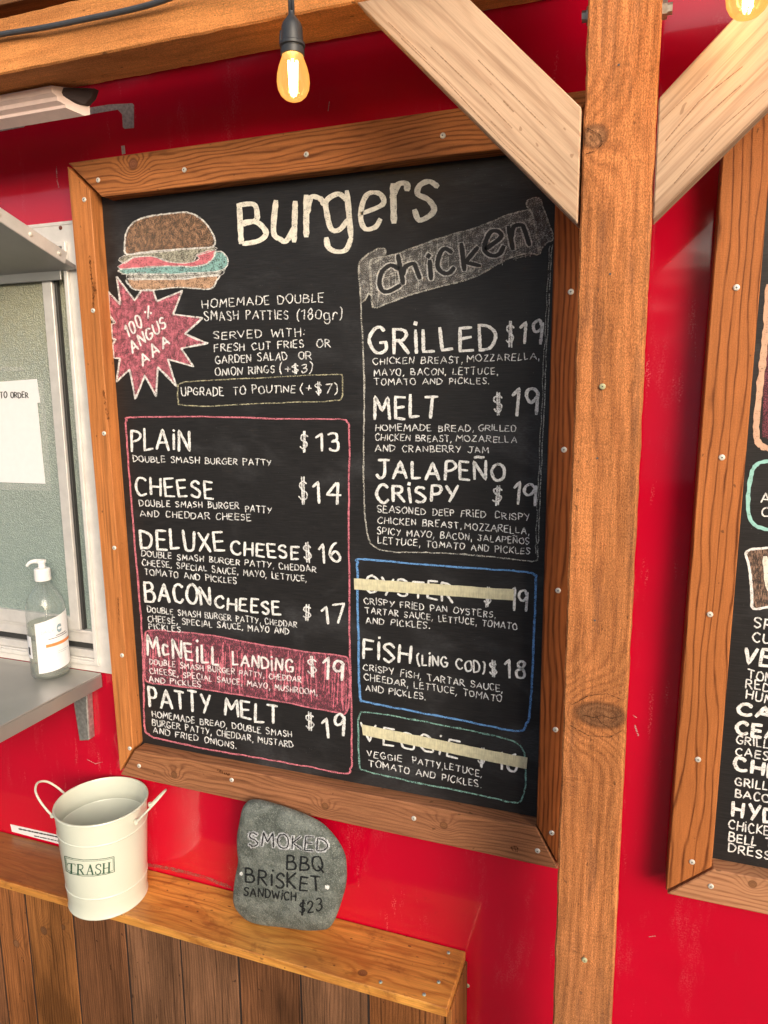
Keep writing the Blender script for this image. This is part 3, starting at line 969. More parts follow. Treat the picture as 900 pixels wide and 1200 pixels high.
TLINE('HOMEMADE DOUBLE', 238, 361, 379, 353.5, 10.5)
TLINE('SMASH PATTIES', 240, 375, 338, 373.5, 10.5)
TLINE('(180gr)', 348, 374, 401, 373.5, 12.5)
TLINE('SERVED WITH:', 251, 397.5, 357, 393.5, 9.5)
TLINE('FRESH CUT FRIES', 252, 412, 356, 407, 9)
TLINE('OR', 371.7, 406.5, 387, 406.5, 9)
TLINE('GARDEN SALAD', 253, 426, 336.7, 421.3, 9.5)
TLINE('OR', 350, 420.7, 365, 420.7, 9.5)
TLINE('ONION RINGS', 253, 440, 321.7, 436.7, 9)
TLINE('(+$3)', 328, 437, 366, 436, 11)
TLINE('UPGRADE', 213.5, 463.3, 262, 463.3, 10)
TLINE('TO', 274, 462.8, 288, 462.3, 9.5)
TLINE('POUTINE', 296, 461, 346.5, 460, 9.5)
TLINE('(+$7)', 352.5, 461, 396, 460, 12)
for a in (('100', 150, 396, 168, 382, 13.5, 2.0, (-.36, -.93)), ('%', 172, 375, 178, 370, 13, 2.0, (-.15, -.98)), ('ANGUS', 156, 414, 195.5, 383, 13, 2.1, (-.33, -.94)), ('AAA', 168, 429, 199, 403, 12.5, 2.2, (-.33, -.94), .45)):
    TW = []
    T(TW, *a)
    ribbons('chalk_word', TW, M['ch_white'], onboard(.0006), BD, 'white chalk word on the pink star')

TT = []      # titles
for a in (('PLAiN', 154.6, 527.5, 222.5, 526.7, 22, 2.8), ('CHEESE', 160, 580, 250.5, 582.7, 20, 2.7), ('DELUXE', 166.5, 641, 262.9, 646, 21.5, 3.0),
          ('CHEESE', 272.2, 649, 350, 655, 14.5, 2.7), ('BACON', 171, 704, 247.5, 709, 22, 3.0), ('CHEESE', 252.6, 712, 329, 720.5, 14, 2.7),
          ('McNEiLL', 174, 766, 257, 777.5, 21, 2.7), ('LANDiNG', 273, 779, 343.6, 788, 14, 2.2), ('PATTY', 176, 827, 246.6, 837, 22, 3.0), ('MELT', 264, 838, 326, 848, 20, 3.0),
          ('GRiLLED', 434.7, 414, 580.5, 409.4, 28, 3.8), ('MELT', 439, 490, 512, 489.9, 24, 3.4), ('JALAPEÑO', 442, 560.5, 591, 561.5, 20, 3.3), ('CRiSPY', 442, 587.5, 536, 588.6, 20, 3.3),
          ('OYSTER', 429, 693, 530, 705, 20, 2.6), ('FiSH', 426, 771, 480.6, 778, 21, 3.1), ('(LiNG COD)', 489.4, 778, 568, 788, 12.5, 2.0), ('VEGGiE', 426, 867, 537, 888, 20, 2.4),
          ('13', 372, 529, 398, 528, 21, 2.8), ('14', 368.5, 590, 398.5, 589, 25, 3.0), ('16', 375, 658.3, 399, 658, 21, 2.8), ('17', 379, 731, 404, 730, 21.5, 2.8),
          ('19', 378, 796, 402, 797, 24, 3.1), ('19', 379.5, 862.5, 403, 863, 23, 3.1), ('19', 609, 404, 634, 403.6, 28, 3.4), ('19', 599.5, 487.5, 629, 487.5, 29, 3.6),
          ('19', 600, 591.5, 627, 591, 24, 3.2), ('19', 597, 714, 618, 715, 25, 2.8), ('18', 591, 793, 615, 795, 21, 2.9), ('16', 582, 901, 606, 905, 20, 2.7)):
    TT = []
    T(TT, *a[:-1], a[-1] * 1.02, jit=.04)
    ribbons('chalk_word', TT, M['ch_white'], onboard(.0005), BD, None, rough=.16, seed=int(a[1] + a[2]))
for a in (('$', 352.5, 527, 360.5, 527.5, 20, 1.6), ('$', 350.5, 587, 360.5, 587.5, 24, 1.5), ('$', 357, 654.5, 365, 655, 17, 1.7), ('$', 355, 724, 364, 725, 16, 1.6), ('$', 361, 790, 372, 791, 19, 1.6),
          ('$', 359, 853.5, 368, 854, 16, 1.6), ('$', 594, 403, 602, 403, 21, 1.9), ('$', 579, 484.5, 588.5, 484, 19, 1.9), ('$', 578, 588, 588, 588, 18, 1.9), ('$', 567, 707, 575, 708, 18, 1.8),
          ('$', 574, 790, 582, 791, 15, 2.0), ('$', 560.5, 894, 567.5, 896, 16, 1.6)):
    S1 = []
    T(S1, *a)
    ribbons('chalk_dollar_sign', S1, M['ch_small'], onboard(.0005), BD, None, rough=.2)
lines = [
 ('DOUBLE SMASH BURGER PATTY', 156.5, 541, 318, 545.3, 8), ('DOUBLE SMASH BURGER', 164, 593, 280, 596, 8), ('PATTY', 288, 599.5, 318, 601, 8), ('AND CHEDDAR CHEESE', 165, 604.8, 294, 610, 8.3),
 ('DOUBLE SMASH BURGER PATTY, CHEDDAR', 166.5, 651.5, 370.5, 670.4, 7.6), ('CHEESE, SPECIAL SAUCE, MAYO, LETTUCE,', 167.4, 662, 359.4, 681.5, 8), ('TOMATO AND PICKLES', 169.6, 673, 277.5, 684, 8),
 ('DOUBLE SMASH BURGER PATTY, CHEDDAR', 173.4, 717, 348, 735, 7.6), ('CHEESE, SPECIAL SAUCE, MAYO AND', 174, 728, 339, 743, 7.8), ('PICKLES.', 175, 736.6, 214.5, 740.5, 7.2),
 ('DOUBLE SMASH BURGER PATTY, CHEDDAR', 175.5, 778, 353, 799.5, 7.2), ('CHEESE, SPECIAL SAUCE, MAYO, MUSHROOM,', 176, 788.5, 371.5, 814.5, 7.6), ('AND PICKLES', 175.5, 798.5, 235.5, 805, 7.4),
 ('HOMEMADE BREAD, DOUBLE SMASH', 179, 840, 342, 864, 8), ('BURGER PATTY, CHEDDAR, MUSTARD', 179, 849.5, 343.5, 876.5, 8), ('AND FRIED ONIONS.', 180, 858.5, 277, 877, 8),
 ('CHICKEN BREAST,', 437.5, 427, 542, 425.5, 8.4), ('MOZZARELLA,', 548, 424, 632, 421, 8.6), ('MAYO, BACON, LETTUCE,', 438.5, 440, 583.4, 438.5, 8.8), ('TOMATO AND PICKLES.', 439, 451, 573, 449.5, 8.2),
 ('HOMEMADE BREAD,', 440.4, 504.8, 555, 505.5, 8.5), ('GRILLED', 561, 504.5, 604.5, 505.3, 8.2), ('CHICKEN BREAST,', 440, 515.6, 529, 518, 8.2), ('MOZARELLA', 535, 517, 605.5, 519, 8.2), ('AND CRANBERRY JAM', 440, 528.5, 572.5, 531, 8.4),
 ('SEASONED DEEP FRiED', 442.7, 600.5, 569.5, 606.3, 8.6), ('CRISPY', 580, 607, 621, 610, 8.8), ('CHICKEN BREAST,', 443.3, 612.8, 540.5, 619.5, 8.6), ('MOZZARELLA,', 545, 620, 620, 626, 8.8),
 ('SPICY MAYO, BACON, JALAPEÑOS', 442.5, 625.5, 620, 637.5, 8.4), ('LETTUCE, TOMATO AND PICKLES', 443.3, 636.6, 621, 649.5, 8.4),
 ('CRISPY FRiED PAN OYSTERS,', 427, 707, 580.5, 724, 8.2), ('TARTAR SAUCE, LETTUCE, TOMATO', 428.3, 718.3, 606, 737.5, 8), ('AND PICKLES.', 429, 730, 503.3, 736.3, 8.4),
 ('CRiSPY FiSH, TARTAR SAUCE,', 426, 784.8, 588.9, 811, 8.3), ('CHEEDAR, LETTUCE, TOMATO', 427, 796.5, 588, 822, 8.3), ('AND PICKLES.', 428.6, 809, 498.6, 819.5, 8.5),
 ('VEGGIE', 430, 886, 471, 892.5, 8), ('PATTY,', 484, 894.5, 519, 901, 8.5), ('LETUCE,', 521, 900, 564.5, 910.5, 8.2), ('TOMATO AND PICKLES.', 433, 897.5, 563.5, 922.5, 8.6)]
for a in lines:
    S1 = []
    T(S1, *a[:-1], a[-1] * .87, 1.08, jit=.065)
    ribbons('chalk_line', S1, M['ch_small'], onboard(.0005), BD, None, rough=.38, seed=int(a[1] + a[2]))


def wig(pts, n=5, amp=.5, closed=False, seed=3):
    r = random.Random(seed)
    return [(p.x + r.uniform(-amp, amp), p.y + r.uniform(-amp, amp)) for p in smoothpts([(x, y, 0) for x, y in pts], n, closed)]


box_up = [(212, 449), (232, 446.5), (300, 443), (360, 440), (396, 438.5), (401, 442), (401.5, 458), (400, 466), (392, 469.5), (330, 472), (250, 475.5), (215, 475), (209, 470), (208.5, 455)]
ribbons('chalk_border', [(wig(box_up, 4, .4, True), 1.5, True)], M['ch_yel'], onboard(.0001), BD, 'pale yellow rounded box round the poutine line')
pinkb = [(148, 505), (148.5, 493), (157, 489), (250, 488.5), (340, 491), (397, 491), (407, 495), (409.5, 508), (409, 600), (409.5, 728), (411.5, 820), (412.3, 888), (411, 900), (404, 906.5), (360, 898), (300, 887.5), (240, 877), (190, 866.5), (175, 861), (169.5, 850), (168.5, 800), (166.5, 740), (161, 670), (155, 600)]
ribbons('chalk_border', [(wig(pinkb, 8, .45, True, 4), 1.9, True), (wig(pinkb, 5, .8, True, 5), .8, True)], M['ch_pink'], onboard(.0001), BD, 'pink rounded box round the burger list')
bl = [(419, 672), (419.3, 660), (427, 655.5), (520, 663.5), (608, 669.5), (626, 673.5), (628, 684), (625, 760), (621.5, 830), (617, 848), (607, 856.5), (560, 848), (480, 832.5), (430, 822.5), (422, 813), (420, 740)]
ribbons('chalk_border', [(wig(bl, 8, .5, True, 6), 2.4, True), (wig(bl, 5, 1.1, True, 7), 1.1, True)], M['ch_blue'], onboard(.0001), BD, 'blue rounded box round oyster and fish')
gr_ = [(420, 850), (422, 838), (432, 834.5), (500, 846), (560, 858), (600, 868), (613, 879), (616, 895), (615.5, 920), (612, 935), (603, 940.5), (560, 931), (480, 915), (430, 903.5), (421.5, 895)]
ribbons('chalk_border', [(wig(gr_, 7, .5, True, 8), 1.7, True), (wig(gr_, 5, 1.0, True, 9), .8, True)], M['ch_green'], onboard(.0001), BD, 'green rounded box round the veggie line')
chb = [(423, 353), (425, 400), (427, 450), (426.5, 500), (426, 560), (428, 605), (431, 627), (438, 640), (458, 646.5), (500, 647.5), (544, 649.5), (590, 654), (626, 657.5), (630, 648)]
chc = [(630, 648), (632, 600), (636, 510), (641, 400), (647, 287)]
ribbons('chalk_border', [(wig(chb, 7, .5), 1.5), (wig(chb, 4, .9, seed=12), .6), (wig(chc, 12, .7), 1.2), (wig([(x - 2.5, y) for x, y in chc], 12, .8, seed=5), .9)], M['ch_pale'], onboard(.0001), BD, 'thin white chalk line round the chicken list')

# pink star
star = [(137, 324), (158, 352), (166, 340.5), (180, 340.5), (184, 353), (213.5, 341), (203, 368.5), (237.5, 372.5), (217, 391), (243.5, 402.5), (212.5, 408.5), (227, 429.5), (197, 421), (206.5, 452.5), (185, 430), (183, 464.5), (170, 440), (159, 467), (152, 433), (137, 447.5), (140.5, 420), (133.5, 419.5), (132, 404), (136, 398), (131.5, 396), (130.5, 380), (135, 378), (128.5, 369.5), (127, 342), (141.5, 357)]
fillpoly('chalk_drawing', star, M['ch_pinkfill'], onboard(.0001), BD, 'jagged pink star behind the angus lettering')
ribbons('chalk_drawing', [(wig(star, 1, .2, True), 2.0, True), (wig(star, 2, 1.0, True), 1.1, True)], M['ch_out'], onboard(.0003), BD, 'white chalk outline of the pink star')
# pink highlight
hb = [(170.5, 747), (175, 739), (200, 739.5), (250, 745), (300, 754), (360, 764), (400, 768), (408, 774), (410, 800), (409, 826), (404, 836), (392, 834.5), (340, 824), (280, 814), (230, 806.5), (190, 802), (174, 799), (170, 790)]
fillpoly('chalk_drawing', hb, M['ch_pinkbox'], onboard(.0002), BD, 'pink hatched band behind one dish')
hatch = []
hr = random.Random(5)
for k in range(85):
    x = 176 + 230 * hr.random()
    yt = 741 + (x - 176) * .122
    yb = 799 + max(0, x - 190) * .165
    a = yt + (yb - yt) * hr.random() * .5
    b = a + (yb - a) * hr.uniform(.4, 1)
    hatch.append(([(x, a), (x + hr.uniform(-3, 3), b)], 1.0))
hatch += [(wig(hb, 4, .5, True), 1.8, True)]
ribbons('chalk_drawing', hatch, M['ch_pink'], onboard(.0003), BD, 'pink chalk strokes of the highlight band')

# chicken banner
ban = [(434, 306), (452, 301), (470, 296), (500, 284.5), (530, 275), (560, 266), (590, 254), (610, 248), (622, 247.5), (626, 262), (633, 296), (615, 297), (590, 306), (560, 323), (520, 335), (480, 346), (455, 355), (437, 360), (436, 335)]
rollR = [(617.5, 241), (620, 234), (632, 232.5), (637, 245), (643, 262), (648.5, 279), (642, 284), (635, 291), (632, 297), (628, 275), (623, 250)]
rollL = [(421, 310.5), (428, 301), (440, 293), (449, 291), (452, 296), (447, 303), (435, 310), (433.5, 318), (435.5, 345), (432, 344), (424, 354.5), (422, 335)]
bmesh_ = []
for nm, pts in (('banner', ban), ('r', rollR), ('l', rollL)):
    fillpoly('chalk_drawing', pts, M['ch_greyfill'], onboard(.0001 if nm == 'banner' else .00022), BD, 'grey hatched ribbon banner')
lin = [(wig(ban, 3, .4, True), 2.0, True), (wig(rollR, 3, .4, True), 1.8, True), (wig(rollL, 3, .4, True), 1.9, True)]
for k in range(120):
    x = 438 + 190 * hr.random()
    top_ = 305 - (x - 436) * .315
    b_ = 358 - (x - 436) * .31
    a = hr.uniform(top_, b_)
    if hr.random() < .5:
        lin.append(([(x, a), (x + hr.uniform(-1, 1), min(b_, a + hr.uniform(6, 22)))], .7))
    else:
        lin.append(([(x, a), (min(628, x + 14), a - 4.2)], .7))
ribbons('chalk_drawing', lin, M['ch_pale'], onboard(.0004), BD, 'white outline and hatching of the ribbon banner')
CK, CKo = [], []
for ch, x0, x1, y0, h in (('c', 446, 468, 344, 46), ('h', 473, 494, 332, 32), ('i', 504, 507, 326, 24), ('c', 516, 533, 324, 41), ('k', 544, 563, 317, 35), ('e', 570, 591, 303, 43), ('n', 600, 621, 295, 42)):
    for s in text_strokes(ch, x0, y0, x1, y0 - (x1 - x0) * .25, h, random.Random(int(x0)), up=(-.12, -.99)):
        CK.append((s, 5.2))
        CKo.append((s, 8.6))
    ribbons('letter_outline', CKo, M['ch_white2'], onboard(.0007), BD, None, rough=.08)
    ribbons('chalk_letter', CK, M['ch_black'], onboard(.0010), BD, None, rough=.06)
    CK, CKo = [], []

# burger drawing
def bz_(u, v):
    return (120 + u / 5.625, 240 + v / 5.625)


bun = [bz_(*p) for p in ((160, 325), (150, 250), (160, 180), (210, 115), (290, 80), (420, 62), (560, 50), (640, 85), (700, 145), (740, 220), (725, 275), (560, 290), (400, 300), (260, 315))]
pat = [bz_(*p) for p in ((110, 365), (150, 335), (300, 320), (450, 305), (600, 290), (740, 280), (745, 300), (620, 335), (600, 375), (480, 385), (400, 360), (320, 340), (200, 350), (150, 385))]
tom = [bz_(*p) for p in ((105, 405), (150, 380), (210, 345), (320, 340), (400, 365), (480, 385), (600, 378), (640, 350), (620, 330), (700, 302), (745, 300), (735, 350), (690, 385), (600, 405), (440, 402), (300, 408), (200, 420), (120, 420))]
let = [bz_(*p) for p in ((110, 430), (200, 420), (440, 405), (600, 408), (690, 388), (735, 345), (745, 310), (800, 315), (832, 365), (815, 415), (760, 440), (600, 450), (450, 455), (300, 455), (160, 455), (125, 450))]
ch2 = [bz_(*p) for p in ((170, 460), (300, 462), (450, 460), (620, 455), (790, 435), (770, 465), (600, 475), (450, 492), (300, 490), (175, 490))]
bn2 = [bz_(*p) for p in ((170, 490), (350, 492), (550, 488), (760, 462), (755, 500), (720, 550), (640, 555), (500, 545), (350, 560), (220, 560), (180, 530))]
for pts, mt, dy in ((bun, 'ch_bun', .0001), (pat, 'ch_patty', .00012), (let, 'ch_let', .00014), (tom, 'ch_tom', .0002), (ch2, 'ch_pale', .00018), (bn2, 'ch_bun2', .0001)):
    fillpoly('chalk_drawing', pts, M[mt], onboard(dy), BD, 'coloured chalk drawing of a burger')
ol = [(wig(bun, 4, .35, True), 1.8, True), (wig(pat, 2, .5, True), .9, True), (wig(tom, 2, .5, True), .8, True), (wig(let, 2, .6, True), 1.0, True), (wig(bn2, 3, .35, True), 1.6, True), (wig(ch2, 3, .8, True), 1.0, True)]
ribbons('chalk_drawing', ol + [(wig(bun, 5, .9, True, 9), 1.0, True), (wig(let, 4, 1.2, True, 8), .7, True), (wig(bn2, 4, .9, True, 7), .9, True)], M['ch_out'], onboard(.0004), BD, 'white chalk outline of the burger')


def tape(pts, label):
    n = 26
    bm = bmesh.new()
    (a, b, c, d) = [Vector((*p, 0)) for p in pts]
    rows = []
    r = random.Random(int(a.x))
    for k in range(n + 1):
        tt = k / n
        p, q = a.lerp(b, tt), d.lerp(c, tt)
        e = r.uniform(-.35, .35)
        lift = .0011 + .0004 * r.random()
        P1, P2 = at(p.x + (r.uniform(-1, 1) if k in (0, n) else 0), p.y + e, 0), at(q.x, q.y + e * .5, 0)
        rows.append((bm.verts.new((P1.x, -.0013, P1.z)), bm.verts.new(((P1.x + P2.x) / 2, -.0013 - lift * .5, (P1.z + P2.z) / 2)), bm.verts.new((P2.x, -.0013, P2.z))))
    for A, B in zip(rows, rows[1:]):
        bm.faces.new((A[0], A[1], B[1], B[0]))
        bm.faces.new((A[1], A[2], B[2], B[1]))
    link('masking_tape', bm_mesh(bm, 'masking_tape'), M['tape'], BD, label=label)


tape([(415.5, 677.5), (602.5, 690.5), (602, 703.5), (415.5, 690.5)], 'strip of yellow masking tape over the word oyster')
tape([(425, 848.5), (617.5, 887.5), (617, 901), (425.5, 861)], 'strip of yellow masking tape over the word veggie')

# ------------------------------------------------------------------ chalkboard two
B2 = thing('menu_board', (1.55, 0.0, -0.06), 'black chalkboard cut off by the right edge, right of the timber post', 'menu board', 'chalkboards on the trailer')
p0, p1 = at(846, 165, FACE), at(780, 1046, FACE)
xo = 1.134
box('chalkboard_panel', 1.20, 2.03, 0.0, .0095, -.03, 1.20, M['board'], B2, bevel=0)
FD = (0, WALL - .001 - FACE, 0)
BLo, BLi = at(780.5, 1044, FACE), at(834, 1016.5, FACE)
TLo, TLi = Vector((1.146, FACE, 1.262)), Vector((1.209, FACE, 1.198))
b2l = prism('frame_board', [BLo, BLi, TLi, TLo], FD, M['f_line'], B2, bevel=.0016, along=(0, 0, 1), across=(1, 0, 0), off=(0, .37, .2))
BLo2, BLi2 = at(781.5, 1047.5, FACE), at(835.5, 1019, FACE)
b2b = prism('frame_board', [BLo2, Vector((2.09, FACE, BLo2.z)), Vector((2.03, FACE, BLi2.z)), BLi2], FD, M['f_bot2'], B2, bevel=.0016, along=(1, 0, 0), across=(0, 0, 1), off=(0, 0, 0))
b2t = prism('frame_board', [TLi + Vector((.002, 0, .001)), Vector((2.03, FACE, 1.199)), Vector((2.09, FACE, 1.262)), TLo + Vector((.003, 0, .0))], FD, M['f_top'], B2, bevel=.0016, along=(1, 0, 0), across=(0, 0, 1))
b2r = prism('frame_board', [Vector((2.091, FACE, BLo2.z)), Vector((2.091, FACE, 1.262)), Vector((2.0315, FACE, 1.198)), Vector((2.0315, FACE, BLi2.z))], FD, M['f_left'], B2, bevel=.0016, along=(0, 0, 1), across=(1, 0, 0))
for s in ((863, 337), (846, 536), (832, 720), (818, 890), (811, 1010)):
    put_screw(at(s[0], s[1], FACE - .0004), b2l)
put_screw(at(833, 1038.5, FACE - .0004), b2b)
for a in (('A', 892, 588, 902, 589, 12, 1.8), ('O', 892.5, 604, 902, 605, 9.5, 1.8), ('SP', 883.5, 735, 903, 738, 11, 1.9), ('CU', 882, 752, 902, 755, 10, 1.9), ('TOM', 876, 794, 906, 800, 10.5, 1.7),
          ('RED', 874, 805, 902, 811, 9.5, 1.7), ('HUM', 874, 818.5, 905, 825, 10.5, 1.8), ('GRILL', 863, 871, 900, 876, 9, 1.7), ('CAES', 862, 884, 900, 891, 9, 1.7), ('GRILL', 861.5, 919, 899, 926, 9.5, 1.8),
          ('BACO', 861.5, 933.5, 901, 940, 9, 1.8), ('CHiCKE', 854, 970.5, 901, 979, 10, 1.7), ('BELL', 854, 984.5, 886, 991, 9.5, 1.8), ('T', 897, 992, 905, 993, 10, 2.0), ('DRESS', 854, 997.5, 902, 1007, 9.5, 1.7)):
    S2 = []
    T(S2, *a)
    ribbons('chalk_word', S2, M['ch_white'], onboard(.0005), B2, None, rough=.18)
for a in (('VE', 871, 778, 902, 781, 19, 4.2), ('CA', 865, 837, 904, 843, 13, 4.4), ('CEA', 863, 859, 912, 867, 13, 4.4), ('CHI', 861, 902.5, 901, 910, 14, 4.4), ('HYD', 858, 955.5, 908, 965, 17, 4.0)):
    L2 = []
    T(L2, *a)
    ribbons('chalk_word', L2, M['ch_white'], onboard(.0005), B2, None, rough=.12)
pe = [(901, 335), (898, 380), (893, 430), (888, 475), (886, 505), (889, 519), (898, 525), (915, 529)]
ribbons('chalk_drawing', [(wig(pe, 5, .6), 7.5)], M['ch_peach'], onboard(.0003), B2, 'broad peach chalk border')
fillpoly('chalk_drawing', [(903, 335), (900, 400), (895, 450), (893, 512), (920, 520), (930, 335)], M['ch_plum'], onboard(.0001), B2, 'plum chalk shading inside the peach border')
te = [(918, 541), (895, 541), (884, 547), (879, 562), (876.5, 585), (877.5, 603), (882, 613), (892, 618.5), (918, 625)]
ribbons('chalk_drawing', [(wig(te, 5, .4), 4.6)], M['ch_teal'], onboard(.0003), B2, 'teal rounded chalk box')
wb = [(920, 639), (900, 642), (875, 646), (878, 665), (881, 695), (882.5, 713), (900, 711), (920, 709)]
fillpoly('chalk_drawing', wb, M['ch_brown'], onboard(.0001), B2, 'brown hatched label box')
ribbons('chalk_drawing', [(wig(wb, 4, .4), 3.2)], M['ch_white'], onboard(.0003), B2, 'white outline of the brown label box')
VV = []
T(VV, 'W', 892, 692, 925, 694, 36, 6.5)
ribbons('chalk_lettering', VV, M['ch_title'], onboard(.0005), B2, 'large white chalk letter on brown')

# ------------------------------------------------------------------ timber structure
PG = thing('timber_pergola', (1.01, -.25, -.80), 'orange stained timber post with pale diagonal braces and a beam in front of the trailer', 'pergola')
PY = -.25
px0, px1 = .966, 1.053
post = prism('post', [(px0, PY, -.80), (px1, PY, -.80), (px1, PY, 1.62), (px0, PY, 1.62)], (0, .089, 0), M['post'], PG, bevel=.0025, along=(0, 0, 1), across=(1, 0, 0), off=(0, 0, 0), cuts=420, rough=.0013)
for s in ((706, 453), (685, 1125)):
    put_screw(at(s[0], s[1], PY - .0012), post, SCREW_G)
bmn = bmesh.new()
for s in ((715, 321), (700, 537), (697, 727), (725, 76)):
    p = at(s[0], s[1], PY - .0018)
    vs = [bmn.verts.new((p.x + .0016 * math.cos(k * 1.047), p.y, p.z + .0016 * math.sin(k * 1.047))) for k in range(6)]
    bmn.faces.new(vs)
link('nail_hole', bm_mesh(bmn, 'nail_hole'), M['recess'], post)
BZ = 1.334
beam = prism('beam', [(-1.9, PY, BZ), (px0 - .001, PY, BZ + .004), (px0 - .001, PY, BZ + .088), (-1.9, PY, BZ + .084)], (0, .089, 0), M['beam'], PG, bevel=.0025, along=(1, 0, 0), across=(0, 0, 1), cuts=300, rough=.001)
beam2 = prism('beam', [(px1 + .001, PY, BZ + .004), (3.4, PY, BZ + .006), (3.4, PY, BZ + .092), (px1 + .001, PY, BZ + .088)], (0, .089, 0), M['beam'], PG, bevel=.0025, along=(1, 0, 0), across=(0, 0, 1))
# braces
bA = at(679.5, 262.5, PY)
bB = at(681.5, 126, PY)
zt = BZ + .003
dirl = (at(415, 0, PY) - bA).normalized()
dirr = (at(550, 0, PY) - bB).normalized()
kA = (zt - bA.z) / dirl.z
kB = (zt - bB.z) / dirl.z
brl = prism('brace', [(px0 - .0035, PY - .001, bA.z), bA + dirl * kA + Vector((0, -.001, 0)), bB + dirl * kB + Vector((0, -.001, 0)), (px0 - .0035, PY - .001, bB.z)], (0, .038, 0), M['brace'], PG, bevel=.0018, along=dirl, across=(0.7, 0, .7))
cA, cB = at(765, 258, PY), at(768, 116, PY)
d2 = (at(900, 125, PY) - cA).normalized()
k1, k2 = (BZ + .003 - cA.z) / d2.z, (BZ + .003 - cB.z) / d2.z
brr = prism('brace', [(px1 + .0015, PY - .001, cA.z), cA + d2 * k1 + Vector((0, -.001, 0)), cB + d2 * k2 + Vector((0, -.001, 0)), (px1 + .0015, PY - .001, cB.z)], (0, .038, 0), M['brace'], PG, bevel=.0018, along=d2, across=(-.7, 0, .7))
# bolts behind the post
for u, v, sgn in ((682, 20, -1), (775, 12, 1)):
    p = at(u, v, PY + .055)
    xx = px0 - .006 if sgn < 0 else px1 + .006
    bm = bmesh.new()
    tube_bm(bm, [(px0 + .001 if sgn < 0 else px1 - .001, PY + .055, p.z), (xx, PY + .055, p.z)], .011, 6)
    tube_bm(bm, [(xx, PY + .055, p.z), (xx + sgn * .006, PY + .055, p.z)], .007, 6)
    link('bolt', bm_mesh(bm, 'bolt'), M['galv'], PG)
M['stain'] = chalk('dark_resin_stain', (0.11, 0.035, 0.012), .42, 4, 300, 160)
M['check'] = chalk('dark_wood_check', (0.075, 0.035, 0.018), .55, 3, 300, 300)
fmap = lambda u, v, l: at(u, v, FACE - .0004 - l)
for q_ in (([(105, 300), (107, 322), (110, 348), (109, 360)], 2.2), ([(110, 330), (112, 344)], 3.0), ([(121, 458), (124, 474), (127, 492)], 2.6), ([(138, 700), (140, 730)], 1.5)):
    ribbons('stain', [q_], M['stain'], fmap, left, rough=.4)
for q_ in (([(255, 902), (262, 906), (270, 908)], 3.0), ([(292, 941), (300, 945)], 3.0), ([(600, 993), (606, 996)], 6.0)):
    ribbons('stain', [q_], M['stain'], fmap, bot, rough=.4)
pmap = lambda u, v, l: at(u, v, PY - .0022 - l)
for q_ in (([(684, 838), (697, 841), (706, 838), (716, 842), (728, 839)], 1.3), ([(700, 841), (705, 848), (712, 851)], .9), ([(688, 150), (703, 158), (706, 168), (698, 177), (687, 180)], 1.3), ([(670, 826), (690, 815), (712, 813), (729, 820)], 1.0), ([(668, 850), (690, 862), (715, 864), (729, 856)], 1.0)):
    ribbons('wood_check', [q_], M['check'], pmap, post, rough=.4)
bmap = lambda u, v, l: at(u, v, PY - .0015 - l)
M['vein'] = chalk('brown_wood_vein', (0.42, 0.25, 0.15), .62, 1.6, 60, 60)
for q_ in (([(505, 55), (560, 108), (600, 150)], 1.2), ([(470, 45), (520, 92), (590, 168), (640, 215)], .9), ([(560, 70), (640, 150)], 1.0), ([(590, 118), (602, 131)], 1.8), ([(455, 26), (500, 70)], .8), ([(575, 142), (650, 216)], .8)):
    ribbons('wood_vein', [q_], M['vein'], bmap, brl, rough=.4)
for q_ in (([(780, 165), (820, 118), (870, 78)], 1.3), ([(775, 190), (800, 160), (868, 100)], 1.1), ([(790, 215), (845, 150), (898, 105)], 1.0), ([(776, 140), (830, 88)], .8)):
    ribbons('wood_vein', [q_], M['vein'], bmap, brr, rough=.4)
# unseen roof boards, added only on the right to darken the upper wall
for k in range(3):
    y = -.30 + k * .105
    box('shade_roof_board', .55, 3.4, y, y + .100, 1.63, 1.655, M['roofwood'], PG, bevel=.001)
for k, x in enumerate((.56, 1.00, 1.9, 2.8)):
    box('rafter', x, x + .045, -.32, .0, 1.545, 1.628, M['roofwood'], PG, bevel=.001, along=(0, 1, 0))
box('ledger', -1.9, px0 - .002, PY + .0, PY + .04, BZ + .105, 1.540, M['roofwood'], PG, bevel=.001)

# primed trim hung under the beam on the left
TRM = bmesh.new()
ex = at(97, 121, -.19).x
prof = [(-.192, 1.333), (-.192, 1.322), (-.187, 1.317), (-.187, 1.310), (-.179, 1.305), (-.179, 1.300), (-.160, 1.290), (-.154, 1.293), (-.154, 1.333)]
xs = at(64, 106, -.185).x
A_ = [TRM.verts.new((-1.9, y, z)) for y, z in prof]
B_ = [TRM.verts.new((xs + (y + .192) * 1.2, y, z)) for y, z in prof]
for k in range(len(prof)):
    j = (k + 1) % len(prof)
    TRM.faces.new((A_[k], A_[j], B_[j], B_[k]))
TRM.faces.new(B_)
TRM.faces.new(A_[::-1])
tr_o = link('trim_strip', bm_mesh(TRM, 'trim_strip'), M['trimwood'])
tr_o['label'] = 'pale pink grooved trim strip under the beam at the left edge of the photo'
tr_o['category'] = 'trim strip'
cap_ = [(xs + .001, -.186, 1.3325), (xs + .004, -.186, 1.322), (xs + .016, -.18, 1.318), (xs + .022, -.17, 1.309), (xs + .044, -.165, 1.306), (xs + .056, -.160, 1.318), (xs + .062, -.158, 1.3325)]
prism('dark_end', cap_, (0, .012, 0), M['curl'], tr_o, bevel=.0008)  # dark irregular piece at the right end of the strip

